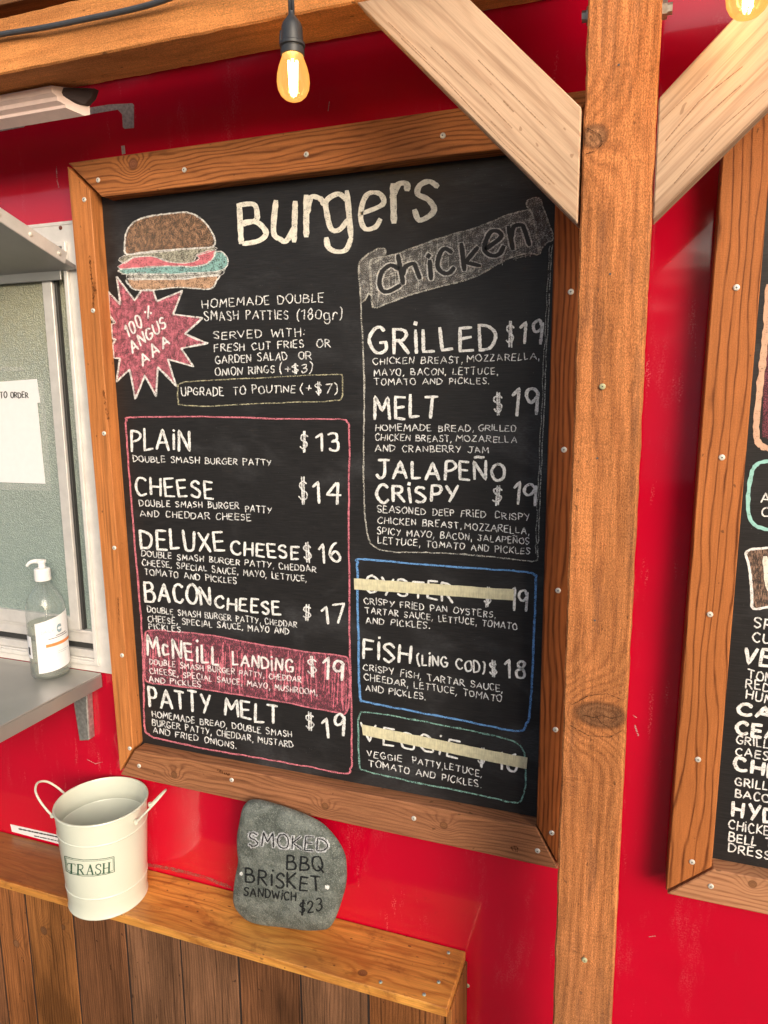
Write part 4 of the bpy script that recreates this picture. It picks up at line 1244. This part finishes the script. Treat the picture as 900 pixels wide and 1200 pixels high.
# ------------------------------------------------------------------ lamps and cable
CB = tube('light_cord', smoothpts([at(-260, 74, -.262), at(-120, 62, -.262), at(0, 40.5, -.26), at(50, 32.5, -.262), at(100, 22.5, -.262), at(150, 12, -.262), at(187, 2, -.264), at(230, -14, -.272), at(285, -26, -.285), at(337, -34, -.30), at(450, -60, -.31), at(600, -96, -.32), at(760, -120, -.32), at(872, -150, -.33), at(1000, -170, -.33)], 8), .0042, M['cable'], None, 10)
CB['label'] = 'dark electric cord running along the face of the top beam'
CB['category'] = 'cord'

t = NT('amber_lamp_glass')
lw = t.n('ShaderNodeLayerWeight')
lw.inputs[0].default_value = 0.45
em = t.n('ShaderNodeEmission')
t.put(em.inputs[0], t.mix(lw.outputs['Facing'], (1.0, 0.50, 0.13), (1.0, 0.34, 0.06)))
em.inputs[1].default_value = 1.35
gl = t.n('ShaderNodeBsdfGlossy')
gl.inputs['Roughness'].default_value = 0.05
tr = t.n('ShaderNodeBsdfTransparent')
tr.inputs[0].default_value = (1.0, 0.80, 0.50, 1)
m1 = t.n('ShaderNodeMixShader')
t.put(m1.inputs[0], t.ramp(lw.outputs['Facing'], 0.0, 0.9, 0.40, 0.75))
t.put(m1.inputs[1], tr.outputs[0])
t.put(m1.inputs[2], em.outputs[0])
m2 = t.n('ShaderNodeMixShader')
t.put(m2.inputs[0], t.ramp(lw.outputs['Fresnel'], 0, 1, 0.03, 0.5))
t.put(m2.inputs[1], m1.outputs[0])
t.put(m2.inputs[2], gl.outputs[0])
t.put(t.out.inputs[0], m2.outputs[0])
M['bulb'] = t.m
t = NT('glowing_filament')
t.p(col=(1, .8, .4), em=(1.0, 0.66, 0.26), ems=70.0)
M['fil'] = t.m
LG = 'amber festoon bulbs on the cord'


def lamp(c, ztop, label):
    """c: centre of the glass"""
    L = thing('festoon_bulb', c, label, 'light bulb', LG)
    c = Vector(c)
    z = 0
    glass = [(.0005, -.0415), (.006, -.041), (.012, -.038), (.0175, -.032), (.0212, -.023), (.0225, -.012), (.0218, 0), (.0195, .012), (.0165, .022), (.0142, .029), (.0135, .034)]
    glass = [(r_, h_ * .80) for r_, h_ in glass]
    lathe('glass_bulb', glass, c, M['bulb'], L, 36, cap=False)
    bm = bmesh.new()
    for k in range(4):
        a = k * 1.5708 + .4
        tube_bm(bm, [c + Vector((.004 * math.cos(a), .004 * math.sin(a), -.022)), c + Vector((.0055 * math.cos(a), .0055 * math.sin(a), .018))], .0017, 6)
    link('filament', bm_mesh(bm, 'filament'), M['fil'], L)
    s = [(.0005, .030), (.0150, .030), (.0160, .031), (.0162, .040), (.0148, .0415), (.0150, .043), (.0172, .0445), (.0172, .049), (.0150, .051), (.0146, .062), (.0140, .074), (.0120, .081), (.0075, .088), (.0045, .093), (.0042, .098), (.0006, .098)]
    s = [(r_, h_ * .80) for r_, h_ in s]
    so = lathe('lamp_socket', s, c, M['black'], L, 32)
    bm = bmesh.new()
    tube_bm(bm, [c + Vector((-.0155, -.002, .040)), c + Vector((-.0148, -.002, .048)), c + Vector((-.0138, -.002, .056))], .0032, 8)
    link('clip', bm_mesh(bm, 'clip', True), M['black'], so)
    bm = bmesh.new()
    for q in (-.0023, .0023):
        tube_bm(bm, [c + Vector((q, 0, .076)), Vector((c.x + q, c.y, ztop))], .0023, 8)
    link('lead_wire', bm_mesh(bm, 'lead_wire', True), M['cable'], L)


c1 = at(343.5, 88, -.30)
lamp(c1, at(337, -34, -.30).z, 'lit amber bulb hanging over the burger board below the beam')
c2 = at(878, -18, -.335)
lamp(c2, at(872, -150, -.33).z, 'lit amber bulb in the top right corner before the right brace')

# ------------------------------------------------------------------ wooden bar ledge
ZS = -.320
BR = thing('bar_ledge', (0.2, -.05, -.80), 'low timber ledge with an orange varnished top and brown plank front under the chalkboard', 'counter')
xe = .763
prism('shelf_top', [(-1.9, -.130, ZS - .020), (xe, -.130, ZS - .020), (xe, -.130, ZS), (-1.9, -.130, ZS)], (0, WALL - .002 + .130, 0), M['shelf'], BR, bevel=.0015, along=(1, 0, 0), across=(0, 1, 0), off=(0, 0, 0))
st = COL.objects[-1]
for s in ((525.5, 1116.5), (446, 1151), (514, 1151), (497, 1165.5)):
    put_screw(atz(s[0], s[1], ZS + .0002), st, SCREW_B, 'screw', True)
# planks
PF = -.108
seams = [at(28, 1047, PF).x, at(85, 1078, PF).x, at(146, 1082, PF).x, at(210.5, 1100, PF).x, at(278.5, 1120, PF).x, at(351.5, 1141, PF).x, at(431, 1163, PF).x]
wds = seams[1] - seams[0]
xs_ = [seams[0] - .095 * k for k in range(16, 0, -1)] + seams + [xe - .008]
mi = [0, 1, 2, 3, 3, 2, 3, 0]
pr_ = random.Random(3)
box('backing_board', -1.9, xe - .01, PF + .0195, PF + .030, -.80, ZS - .022, M['gap'], BR, bevel=0)
for k in range(len(xs_) - 1):
    x0, x1 = xs_[k], xs_[k + 1]
    idx = k - 15
    mt = M['plank'][mi[idx] if 0 <= idx < len(mi) else pr_.randrange(4)]
    dy = pr_.uniform(-.0015, .0015)
    prism('plank', [(x0 + .0024, PF + dy, -.80), (x1 - .0024, PF + dy, -.80), (x1 - .0024, PF + dy, ZS - .021), (x0 + .0024, PF + dy, ZS - .021)], (0, .018, 0), mt, BR, bevel=.0014, along=(0, 0, 1), across=(1, 0, 0), off=(0, 0, 0))
for x in xs_[10:-1]:  # near-black strips in the seams stand in for dirt and shadow
    box('joint', x - .0023, x + .0023, PF + .0028, PF + .016, -.80, ZS - .0215, M['joint'], BR, bevel=0, along=(0, 0, 1))
box('end_panel', xe - .0075, xe + .004, PF - .002, WALL - .003, -.80, ZS - .021, M['plank'][1], BR, bevel=.001, along=(0, 0, 1))

# white sticker on the skin
SK = prism('paper_sticker', [at(12, 966, WALL - .0015), at(14, 974.5, WALL - .0015), at(80, 992, WALL - .0015), at(80, 981.5, WALL - .0015)], (0, .0009, 0), M['paper'], None, bevel=0)
SK['label'] = 'narrow white printed sticker on the red wall left of the trash bucket'
SK['category'] = 'sticker'
pl = []
r5 = random.Random(5)
for row, (ua, va, ub, vb) in enumerate(((22, 971.3, 72, 981.8), (40, 979.5, 72, 986.5))):
    u = ua
    while u < ub:
        w_ = r5.uniform(1.5, 5)
        f0 = (u - ua) / (ub - ua)
        f1 = (min(u + w_, ub) - ua) / (ub - ua)
        pl.append(([(u, va + (vb - va) * f0), (min(u + w_, ub), va + (vb - va) * f1)], 1.9 if row == 0 else 1.3))
        u += w_ + r5.uniform(.5, 1.2)
ribbons('printed_lines', pl, M['ink'], lambda u, v, l: at(u, v, WALL - .0019 - l), SK)

# paper notice on the window
PYN = WALL - .0035
NO = prism('paper_notice', [at(-60, 452, PYN), at(43, 444, PYN), at(47, 472, PYN), at(43.5, 472, PYN), at(53, 567, PYN), at(-60, 563, PYN)], (0, .0008, 0), M['paper'], None, bevel=0)
NO['label'] = 'white paper notice reading TO ORDER taped to the window glass'
NO['category'] = 'notice'
TO = []
T(TO, 'TO ORDER', 0.5, 466.5, 33, 465.8, 6.6, 1.15)
ribbons('printed_words', TO, M['ink'], lambda u, v, l: at(u, v, PYN - .0006 - l), NO, rough=.03)
t = NT('clear_tape')
tr = t.n('ShaderNodeBsdfTransparent')
mx = t.n('ShaderNodeMixShader')
mx.inputs[0].default_value = .22
t.p(col=(.75, .78, .76), rough=.25)
t.put(mx.inputs[1], tr.outputs[0])
t.put(mx.inputs[2], t.b.outputs[0])
t.put(t.out.inputs[0], mx.outputs[0])
M['cleartape'] = t.m
for pts in ([(-20, 429), (28, 430), (28, 435), (-20, 435)], [(-20, 566), (53, 567.5), (55, 575), (-20, 574)], [(45, 446), (51, 446), (60, 575), (54, 575)]):
    fillpoly('tape_strip', pts, M['cleartape'], lambda u, v, l: at(u, v, PYN - .0012), NO)

# ------------------------------------------------------------------ trash bucket
BC = Vector((-.0475, -.084, ZS))
BH, RB0, RB1 = .230, .0840, .0975
TB = thing('trash_bucket', BC, 'cream metal bucket marked TRASH with two loop handles on the timber ledge', 'bucket')


def rad(h):
    return RB0 + (RB1 - RB0) * h / BH


prof = [(.001, .002), (RB0 - .004, .002), (RB0 + .0012, .0), (RB0 + .0022, .002), (RB0 + .0014, .005)]


def seam(h):
    r = rad(h)
    return [(r, h - .0022), (r + .0011, h - .001), (r + .0013, h), (r + .0011, h + .001), (r, h + .0022)]


prof += [(rad(.007), .007), (rad(.03), .03)] + seam(.052) + [(rad(.1), .1), (rad(.15), .15)] + seam(.182) + [(rad(.21), .21), (rad(.228), .228)]
prof += [(RB1 + .0005, .2285), (RB1 + .0026, .230), (RB1 + .0030, .2322), (RB1 + .0020, .2342), (RB1 - .0002, .2345), (RB1 - .0016, .2325), (RB1 - .0020, .229)]
prof += [(rad(.2) - .0018, .20), (rad(.184) - .0018, .184), (rad(.182) - .0007, .182), (rad(.18) - .0018, .18), (rad(.1) - .0018, .10), (rad(.01) - .0018, .008), (.001, .006)]
lathe('bucket_body', prof, BC, M['cream'], TB, 96)
tl = math.radians(72)
for sgn, aa in ((-1, math.radians(192)), (1, math.radians(12))):
    cdir = Vector((math.cos(aa), math.sin(aa), 0))
    tan = Vector((-math.sin(aa), math.cos(aa), 0))
    hp = BC + cdir * (RB1 + .004) + Vector((0, 0, BH - .018))
    outd = (cdir * .68 + Vector((0, 0, .73))).normalized()
    pts = [hp - tan * .034 - outd * .004, hp - tan * .034 + outd * .014, hp - tan * .030 + outd * .040, hp - tan * .020 + outd * .062, hp + outd * .072, hp + tan * .020 + outd * .062, hp + tan * .030 + outd * .040, hp + tan * .034 + outd * .014, hp + tan * .034 - outd * .004]
    hpth = smoothpts(pts, 6)
    ho = tube('handle', hpth, .0024, M['cream'], TB, 10)
    for q in (-1, 1):
        c_ = hp + tan * q * .034 - cdir * (.0035)
        lathe('handle_lug', [(.001, -.004), (.005, -.0035), (.0055, 0), (.005, .0035), (.001, .004)], c_ - Vector((0, 0, .002)), M['cream'], ho, 14)


def on_bucket(off=.0004):
    def f(u, v, lay):
        d = ray(u, v)
        lo, hi = 0.4, 3.0
        # first hit of the cone
        tq = 0.6
        for _ in range(4000):
            p = CAM + d * tq
            h = p.z - BC.z
            if math.hypot(p.x - BC.x, p.y - BC.y) < rad(h) + off + lay:
                break
            tq += .0004
        return CAM + d * tq
    return f


GP = []
ob = on_bucket(.0006)
TRs = {'T': [([(0, 1), (.7, 1)], 1.0), ([(.35, 1), (.35, 0)], 2.0), ([(.2, 0), (.5, 0)], .8), ([(0, 1), (0, .8)], .8), ([(.7, 1), (.7, .8)], .8)],
       'R': [([(.12, 1), (.12, 0)], 2.0), ([(0, 1), (.4, 1), (.55, .9), (.58, .75), (.5, .58), (.35, .5), (.12, .5)], 1.2), ([(.33, .5), (.62, .03)], 1.8), ([(0, 0), (.28, 0)], .8), ([(.56, 0), (.78, 0)], .8)],
       'A': [([(.1, 0), (.38, 1)], 1.0), ([(.38, 1), (.66, 0)], 2.0), ([(.2, .35), (.55, .35)], .8), ([(0, 0), (.24, 0)], .8), ([(.5, 0), (.8, 0)], .8)],
       'S': [([(.5, .75), (.48, .95), (.28, 1.02), (.08, .9), (.06, .7), (.2, .56), (.4, .45), (.52, .27), (.44, .04), (.25, -.03), (.05, .06), (.02, .28)], 1.4)],
       'H': [([(.13, 1), (.13, 0)], 2.0), ([(.63, 1), (.63, 0)], 2.0), ([(.13, .5), (.63, .5)], .9), ([(0, 1), (.27, 1)], .8), ([(0, 0), (.27, 0)], .8), ([(.5, 1), (.77, 1)], .8), ([(.5, 0), (.77, 0)], .8)]}
x = 0
for ch, adv in (('T', .86), ('R', .86), ('A', .88), ('S', .66), ('H', .8)):
    for s, wd in TRs[ch]:
        q = []
        for a, b in s:
            tt = (x + a) / 4.0
            u = 79.3 + tt * 50.0
            base = 1023.2 + 3.4 * math.sin(min(1, tt) * math.pi * .85) - 2.6 * tt
            q.append((u - (1 - b) * .2, base - b * 11.6))
        GP.append((q, wd * .95))
    x += adv
fr_ = [(75.6, 1003.2), (85, 1006), (98, 1007.8), (113, 1007.3), (124, 1006), (133.6, 1003.8), (134.2, 1021.5), (124, 1024.5), (110, 1026.6), (96, 1026.6), (84, 1024), (77.5, 1020.5)]
GP.append((fr_, .8, True))
fr2 = [(77, 1005.2), (86, 1007.8), (98, 1009.4), (113, 1008.9), (124, 1007.6), (132.3, 1005.6), (132.8, 1020), (124, 1022.9), (110, 1025), (96, 1025), (85, 1022.5), (78.8, 1019.3)]
GP.append((fr2, .5, True))
ribbons('printed_label', GP, M['bk_green'], ob, TB, 'dark green boxed print reading TRASH', rough=.05)

# ------------------------------------------------------------------ pebble sign
SY = -.054
ST = thing('painted_stone', (.40, SY, ZS), 'flat grey stone hand lettered smoked BBQ brisket sandwich, leaning on the board frame', 'stone')
ozm = [(115, 95), (150, 62), (220, 62), (330, 90), (450, 130), (560, 175), (660, 230), (740, 310), (800, 400), (830, 490), (833, 640), (805, 760), (775, 850), (745, 920), (700, 962), (560, 968), (420, 950), (250, 930), (150, 900), (90, 850), (52, 790), (45, 720), (58, 600), (80, 480), (74, 400), (72, 300), (85, 220), (98, 150)]
o3 = [at(265 + u / 6, 930 + v / 6, SY - .008) for u, v in ozm]
mnz = min(p.z for p in o3)
o3 = [Vector((p.x, 0, p.z)) for p in o3]
ol3 = smoothpts(o3, 5, True)
cx_ = sum(p.x for p in ol3) / len(ol3)
cz_ = sum(p.z for p in ol3) / len(ol3)
pol = sorted([(math.atan2(p.z - cz_, p.x - cx_), math.hypot(p.z - cz_, p.x - cx_)) for p in ol3])


def rout(a):
    n = len(pol)
    for i in range(n):
        a0, r0 = pol[i - 1]
        a1, r1 = pol[i]
        if i == 0:
            a0 -= 2 * math.pi
        if a0 <= a <= a1:
            return r0 + (r1 - r0) * (a - a0) / max(1e-9, a1 - a0)
    a0, r0 = pol[-1]
    a1, r1 = pol[0]
    return r0 + (r1 - r0) * (a - a0) / (a1 + 2 * math.pi - a0)


TH = .023


def sdepth(x, z):
    a = math.atan2(z - cz_, x - cx_)
    s = min(.9999, math.hypot(x - cx_, z - cz_) / rout(a))
    sn = s ** (1 / .42)
    cs = math.sqrt(max(0, 1 - sn * sn))
    y = SY - TH * cs ** .75
    nn = noise.noise(Vector((x * 28, 1.7, z * 28))) * .0022 + noise.noise(Vector((x * 120, 4.7, z * 120))) * .0005
    return y - nn * cs


bm = bmesh.new()
NA, NR = 160, 44
rings = []
for j in range(1, NR):
    ph = math.pi * j / NR
    sn, cs = math.sin(ph), math.cos(ph)
    ring = []
    for i in range(NA):
        a = -math.pi + 2 * math.pi * (i + .5) / NA
        s = sn ** .42
        r = rout(a) * s
        x, z = cx_ + r * math.cos(a), cz_ + r * math.sin(a)
        if cs >= 0:
            y = sdepth(x, z)
        else:
            y = SY + TH * .75 * abs(cs) ** .75
        ring.append(bm.verts.new((x, y, z)))
    rings.append(ring)
for A, B in zip(rings, rings[1:]):
    for i in range(NA):
        bm.faces.new((A[i], A[(i + 1) % NA], B[(i + 1) % NA], B[i]))
fc = bm.verts.new((cx_, sdepth(cx_, cz_), cz_))
bc = bm.verts.new((cx_, SY + TH * .75, cz_))
for i in range(NA):
    bm.faces.new((fc, rings[0][(i + 1) % NA], rings[0][i]))
    bm.faces.new((bc, rings[-1][i], rings[-1][(i + 1) % NA]))
t = NT('grey_river_stone')
P_ = t.pos()
n1 = t.noise(P_, 30.0, 5, 0.65)
n2 = t.noise(P_, 420.0, 3, 0.7)
n3 = t.noise(t.vmul(P_, (1, 1, 1)), 140.0, 4, 0.7)
c = t.mix(t.ramp(n1, .35, .65), (0.075, 0.09, 0.082), (0.19, 0.215, 0.198))
c = t.mix(t.ramp(n2, .50, .70, 0, .75), c, (0.36, 0.38, 0.34))
c = t.mix(t.ramp(t.noise(P_, 260.0, 3, .7), .48, .34, 0, .7), c, (0.07, 0.08, 0.07))
c = t.mix(t.ramp(n3, .36, .28, 0, .6), c, (0.05, 0.055, 0.05))
c = t.mix(t.ramp(t.noise(P_, 55.0, 2, .5), .80, .84, 0, .4), c, (0.4, 0.4, 0.38))
t.p(col=c, rough=0.7, spec=0.35)
t.bump(t.m_('ADD', t.m_('ADD', n2, t.m_('MULTIPLY', n3, 2.0)), t.m_('MULTIPLY', n1, 5.0)), .9, .0014)
link('stone_body', bm_mesh(bm, 'stone_body', True), t.m, ST)


def on_stone(off):
    def f(u, v, lay):
        y = SY - TH
        for _ in range(5):
            p = at(u, v, y)
            y = sdepth(p.x, p.z)
        p = at(u, v, y)
        return Vector((p.x, y - off - lay, p.z))
    return f


def Z6(u, v):
    return (265 + u / 6, 930 + v / 6)


s1, s2, s3 = [], [], []
for tx, (ua, va), (ub, vb), h, lst, wd in (('SMOKED', (165, 362), (712, 408), 15, s1, 1.5), ('BBQ', (430, 535), (685, 547), 17.5, s2, 2.2), ('BRiSKET', (140, 620), (665, 690), 17, s2, 2.3), ('SANDWiCH', (128, 715), (492, 752), 10, s2, 1.7), ('$23', (518, 838), (672, 822), 14, s2, 1.7)):
    (x0, y0), (x1, y1) = Z6(ua, va), Z6(ub, vb)
    for s in text_strokes(tx, x0, y0, x1, y1, h, random.Random(len(tx) + 4), up=(.03, -1), gap=.28):
        lst.append((s, wd))
ribbons('stone_lettering', [(s, 5.2) for s, w_ in s1], M['st_white'], on_stone(.0010), ST, 'pale chalk halo of the word smoked', rough=.3)
ribbons('stone_lettering', s1, M['st_dark'], on_stone(.0013), ST, 'faded dark letters of the word smoked')
ribbons('stone_lettering', s2, M['st_dark'], on_stone(.0011), ST, 'dark lettering BBQ brisket sandwich $23')
for (u, v, r) in ((105, 562, 2.6), (713, 655, 3.4)):
    a, b = Z6(u, v)
    fr = random.Random(u)
    fillpoly('paint_fleck', [(a + r * fr.uniform(.5, 1.1) * math.cos(k * .628), b + r * fr.uniform(.5, 1.1) * math.sin(k * .628)) for k in range(10)], M['ch_white'], on_stone(.0009), ST)

# ------------------------------------------------------------------ sanitiser bottle
B0 = Vector((-.214, -.030, ZC))
BT = thing('sanitiser_bottle', B0, 'clear pump bottle with a white label and white pump on the steel counter', 'bottle')


def clear(name, tint, gloss, fac):
    t = NT(name)
    lw = t.n('ShaderNodeLayerWeight')
    lw.inputs[0].default_value = .35
    tr = t.n('ShaderNodeBsdfTransparent')
    tr.inputs[0].default_value = (*tint, 1)
    gs = t.n('ShaderNodeBsdfGlossy')
    gs.inputs['Roughness'].default_value = gloss
    df = t.n('ShaderNodeBsdfDiffuse')
    df.inputs[0].default_value = (.62, .66, .64, 1)
    a = t.n('ShaderNodeMixShader')
    t.put(a.inputs[0], fac)
    t.put(a.inputs[1], tr.outputs[0])
    t.put(a.inputs[2], df.outputs[0])
    b = t.n('ShaderNodeMixShader')
    t.put(b.inputs[0], t.ramp(lw.outputs['Facing'], 0.2, 1.0, .05, .55))
    t.put(b.inputs[1], a.outputs[0])
    t.put(b.inputs[2], gs.outputs[0])
    t.put(t.out.inputs[0], b.outputs[0])
    return t.m


M['pet'] = clear('clear_bottle_plastic', (.98, .99, .985), .05, .06)
M['gel'] = clear('cloudy_gel', (.92, .92, .82), .3, .22)
rb = .0425
lathe('bottle_shell', [(.001, .003), (.034, .0), (.040, .003), (rb, .010), (rb, .150), (rb - .0015, .170), (.037, .186), (.029, .200), (.020, .210), (.0155, .216), (.0150, .228)], B0, M['pet'], BT, 48, cap=False)
lathe('gel_fill', [(.001, .005), (.033, .005), (.0385, .010), (rb - .002, .016), (rb - .002, .128), (.001, .128)], B0, M['gel'], BT, 48)
tube('dip_tube', [B0 + Vector((.004, 0, .012)), B0 + Vector((0, 0, .22))], .003, M['pet'], BT, 8)
PT = .229
lathe('pump_collar', [(.001, PT - .003), (.0172, PT - .003), (.0176, PT), (.0170, PT + .022), (.0150, PT + .0245), (.001, PT + .025)], B0, M['white_plastic'], BT, 36)
hd_ = lathe('pump_head', [(.001, PT + .0252), (.0075, PT + .0252), (.0075, PT + .036), (.0098, PT + .037), (.0100, PT + .0425), (.0080, PT + .044), (.001, PT + .0445)], B0, M['white_plastic'], BT, 28)
nz_ = Vector((-.90, -.40, 0)).normalized()
tube('nozzle', smoothpts([B0 + Vector((0, 0, PT + .040)), B0 + nz_ * .016 + Vector((0, 0, PT + .0405)), B0 + nz_ * .026 + Vector((0, 0, PT + .037)), B0 + nz_ * .033 + Vector((0, 0, PT + .030))], 5), lambda q: .0058 - .0028 * q, M['white_plastic'], hd_, 12)


def cyl_patch(name, a0, a1, zf0, zf1, r, mat, parent, n=24, label=None):
    bm = bmesh.new()
    A, B = [], []
    for k in range(n + 1):
        q = k / n
        a = math.radians(a0 + (a1 - a0) * q)
        c_, s_ = math.cos(a), math.sin(a)
        A.append(bm.verts.new(B0 + Vector((r * c_, r * s_, zf0(q)))))
        B.append(bm.verts.new(B0 + Vector((r * c_, r * s_, zf1(q)))))
    for k in range(n):
        bm.faces.new((A[k], A[k + 1], B[k + 1], B[k]))
    return link(name, bm_mesh(bm, name, True), mat, parent, label=label)


lb = cyl_patch('front_label', -80, 34, lambda q: .018 + .012 * q, lambda q: .135 + .022 * q, rb + .0006, M['paper'], BT)
cyl_patch('back_label', -132, -98, lambda q: .052, lambda q: .104, rb + .0006, M['paper'], BT)
cyl_patch('orange_band', -52, 34, lambda q: .079 + .006 * q, lambda q: .086 + .006 * q, rb + .0012, M['orangeink'], lb)


def cyl_text(name, text, a0, a1, z0, z1, h, wd, mat, seed=1):
    ss = text_strokes(text, 0, 0, 100, 0, 14, random.Random(seed), up=(0, -1))
    its = [(s, wd) for s in ss]

    def f(u, v, lay):
        q = u / 100
        a = math.radians(a0 + (a1 - a0) * q)
        z = z0 + (z1 - z0) * q - v / 14 * h
        r = rb + .0016 + lay
        return B0 + Vector((r * math.cos(a), r * math.sin(a), z))
    ribbons(name, its, mat, f, lb, rough=.02)


cyl_text('printed_words', 'DAILY', -62, -28, .112, .115, .0055, 1.6, M['greyink'])
cyl_text('printed_words', 'C', -18, -4, .113, .114, .012, 9, M['greyink'], 2)


def cyl_lines(rows, mat):
    for (a0, a1, z0, z1, hh) in rows:
        cyl_patch('printed_line', a0, a1, lambda q: z0 + (z1 - z0) * q, lambda q: z0 + hh + (z1 - z0) * q, rb + .0011, mat, lb, 8)


cyl_lines([(-22, 14, .103, .106, .0016), (-44, 20, .097, .102, .0014)], M['ink'])
cyl_lines([(-20, 22, .066, .069, .0008), (-20, 10, .062, .064, .0008)], M['greyink'])
cyl_lines([(-30, 22, .0835, .0875, .0016)], M['paper'])
cyl_patch('barcode', -118, -106, lambda q: .060, lambda q: .078, rb + .0011, M['ink'], BT, 4)

# ------------------------------------------------------------------ unseen low building, added for its reflection in the glossy paint
M['siding'] = plain('pale_ribbed_siding', (0.72, 0.70, 0.66), 0.6, nz=0.08, sc=3)
M['darkglass'] = plain('dark_window_glass', (0.03, 0.035, 0.04), 0.1, spec=0.6)
M['slate'] = plain('dark_roofing', (0.07, 0.065, 0.065), 0.8)
NB = thing('reflected_building', (1.0, -12.0, -.80), 'unseen low pale building added behind the camera for reflections', 'building')
box('wall', -7, 9, -14, -12.0, -.80, 2.0, M['siding'], NB, bevel=0)
box('roof', -7.4, 9.4, -14.3, -11.3, 2.35, 2.6, M['slate'], NB, bevel=0)
box('fascia', -7.2, 9.2, -14.1, -11.6, 2.001, 2.349, M['siding'], NB, bevel=0)
for k in range(5):
    x = -6 + k * 3.1
    wn = box('window', x, x + 1.9, -12.03, -12.0005, .25, 1.45, M['darkglass'], NB, bevel=0)
    for q in (0, .93, 1.86):
        box('window_bar', x + q, x + q + .05, -12.05, -12.031, .25, 1.45, M['siding'], wn, bevel=0)
rib = [box('siding_rib', -7, -6.96, -12.02, -12.0006, -.80, 2.0, M['siding'], NB, bevel=0)]
for k in range(1, 54):
    x = -7 + k * .3
    if any(-6 - .06 + q * 3.1 < x < -6 + 1.92 + q * 3.1 for q in range(5)):
        continue
    o = D.objects.new('siding_rib', rib[0].data)
    COL.objects.link(o)
    o.parent = NB
    o.location = (k * .3, 0, 0)
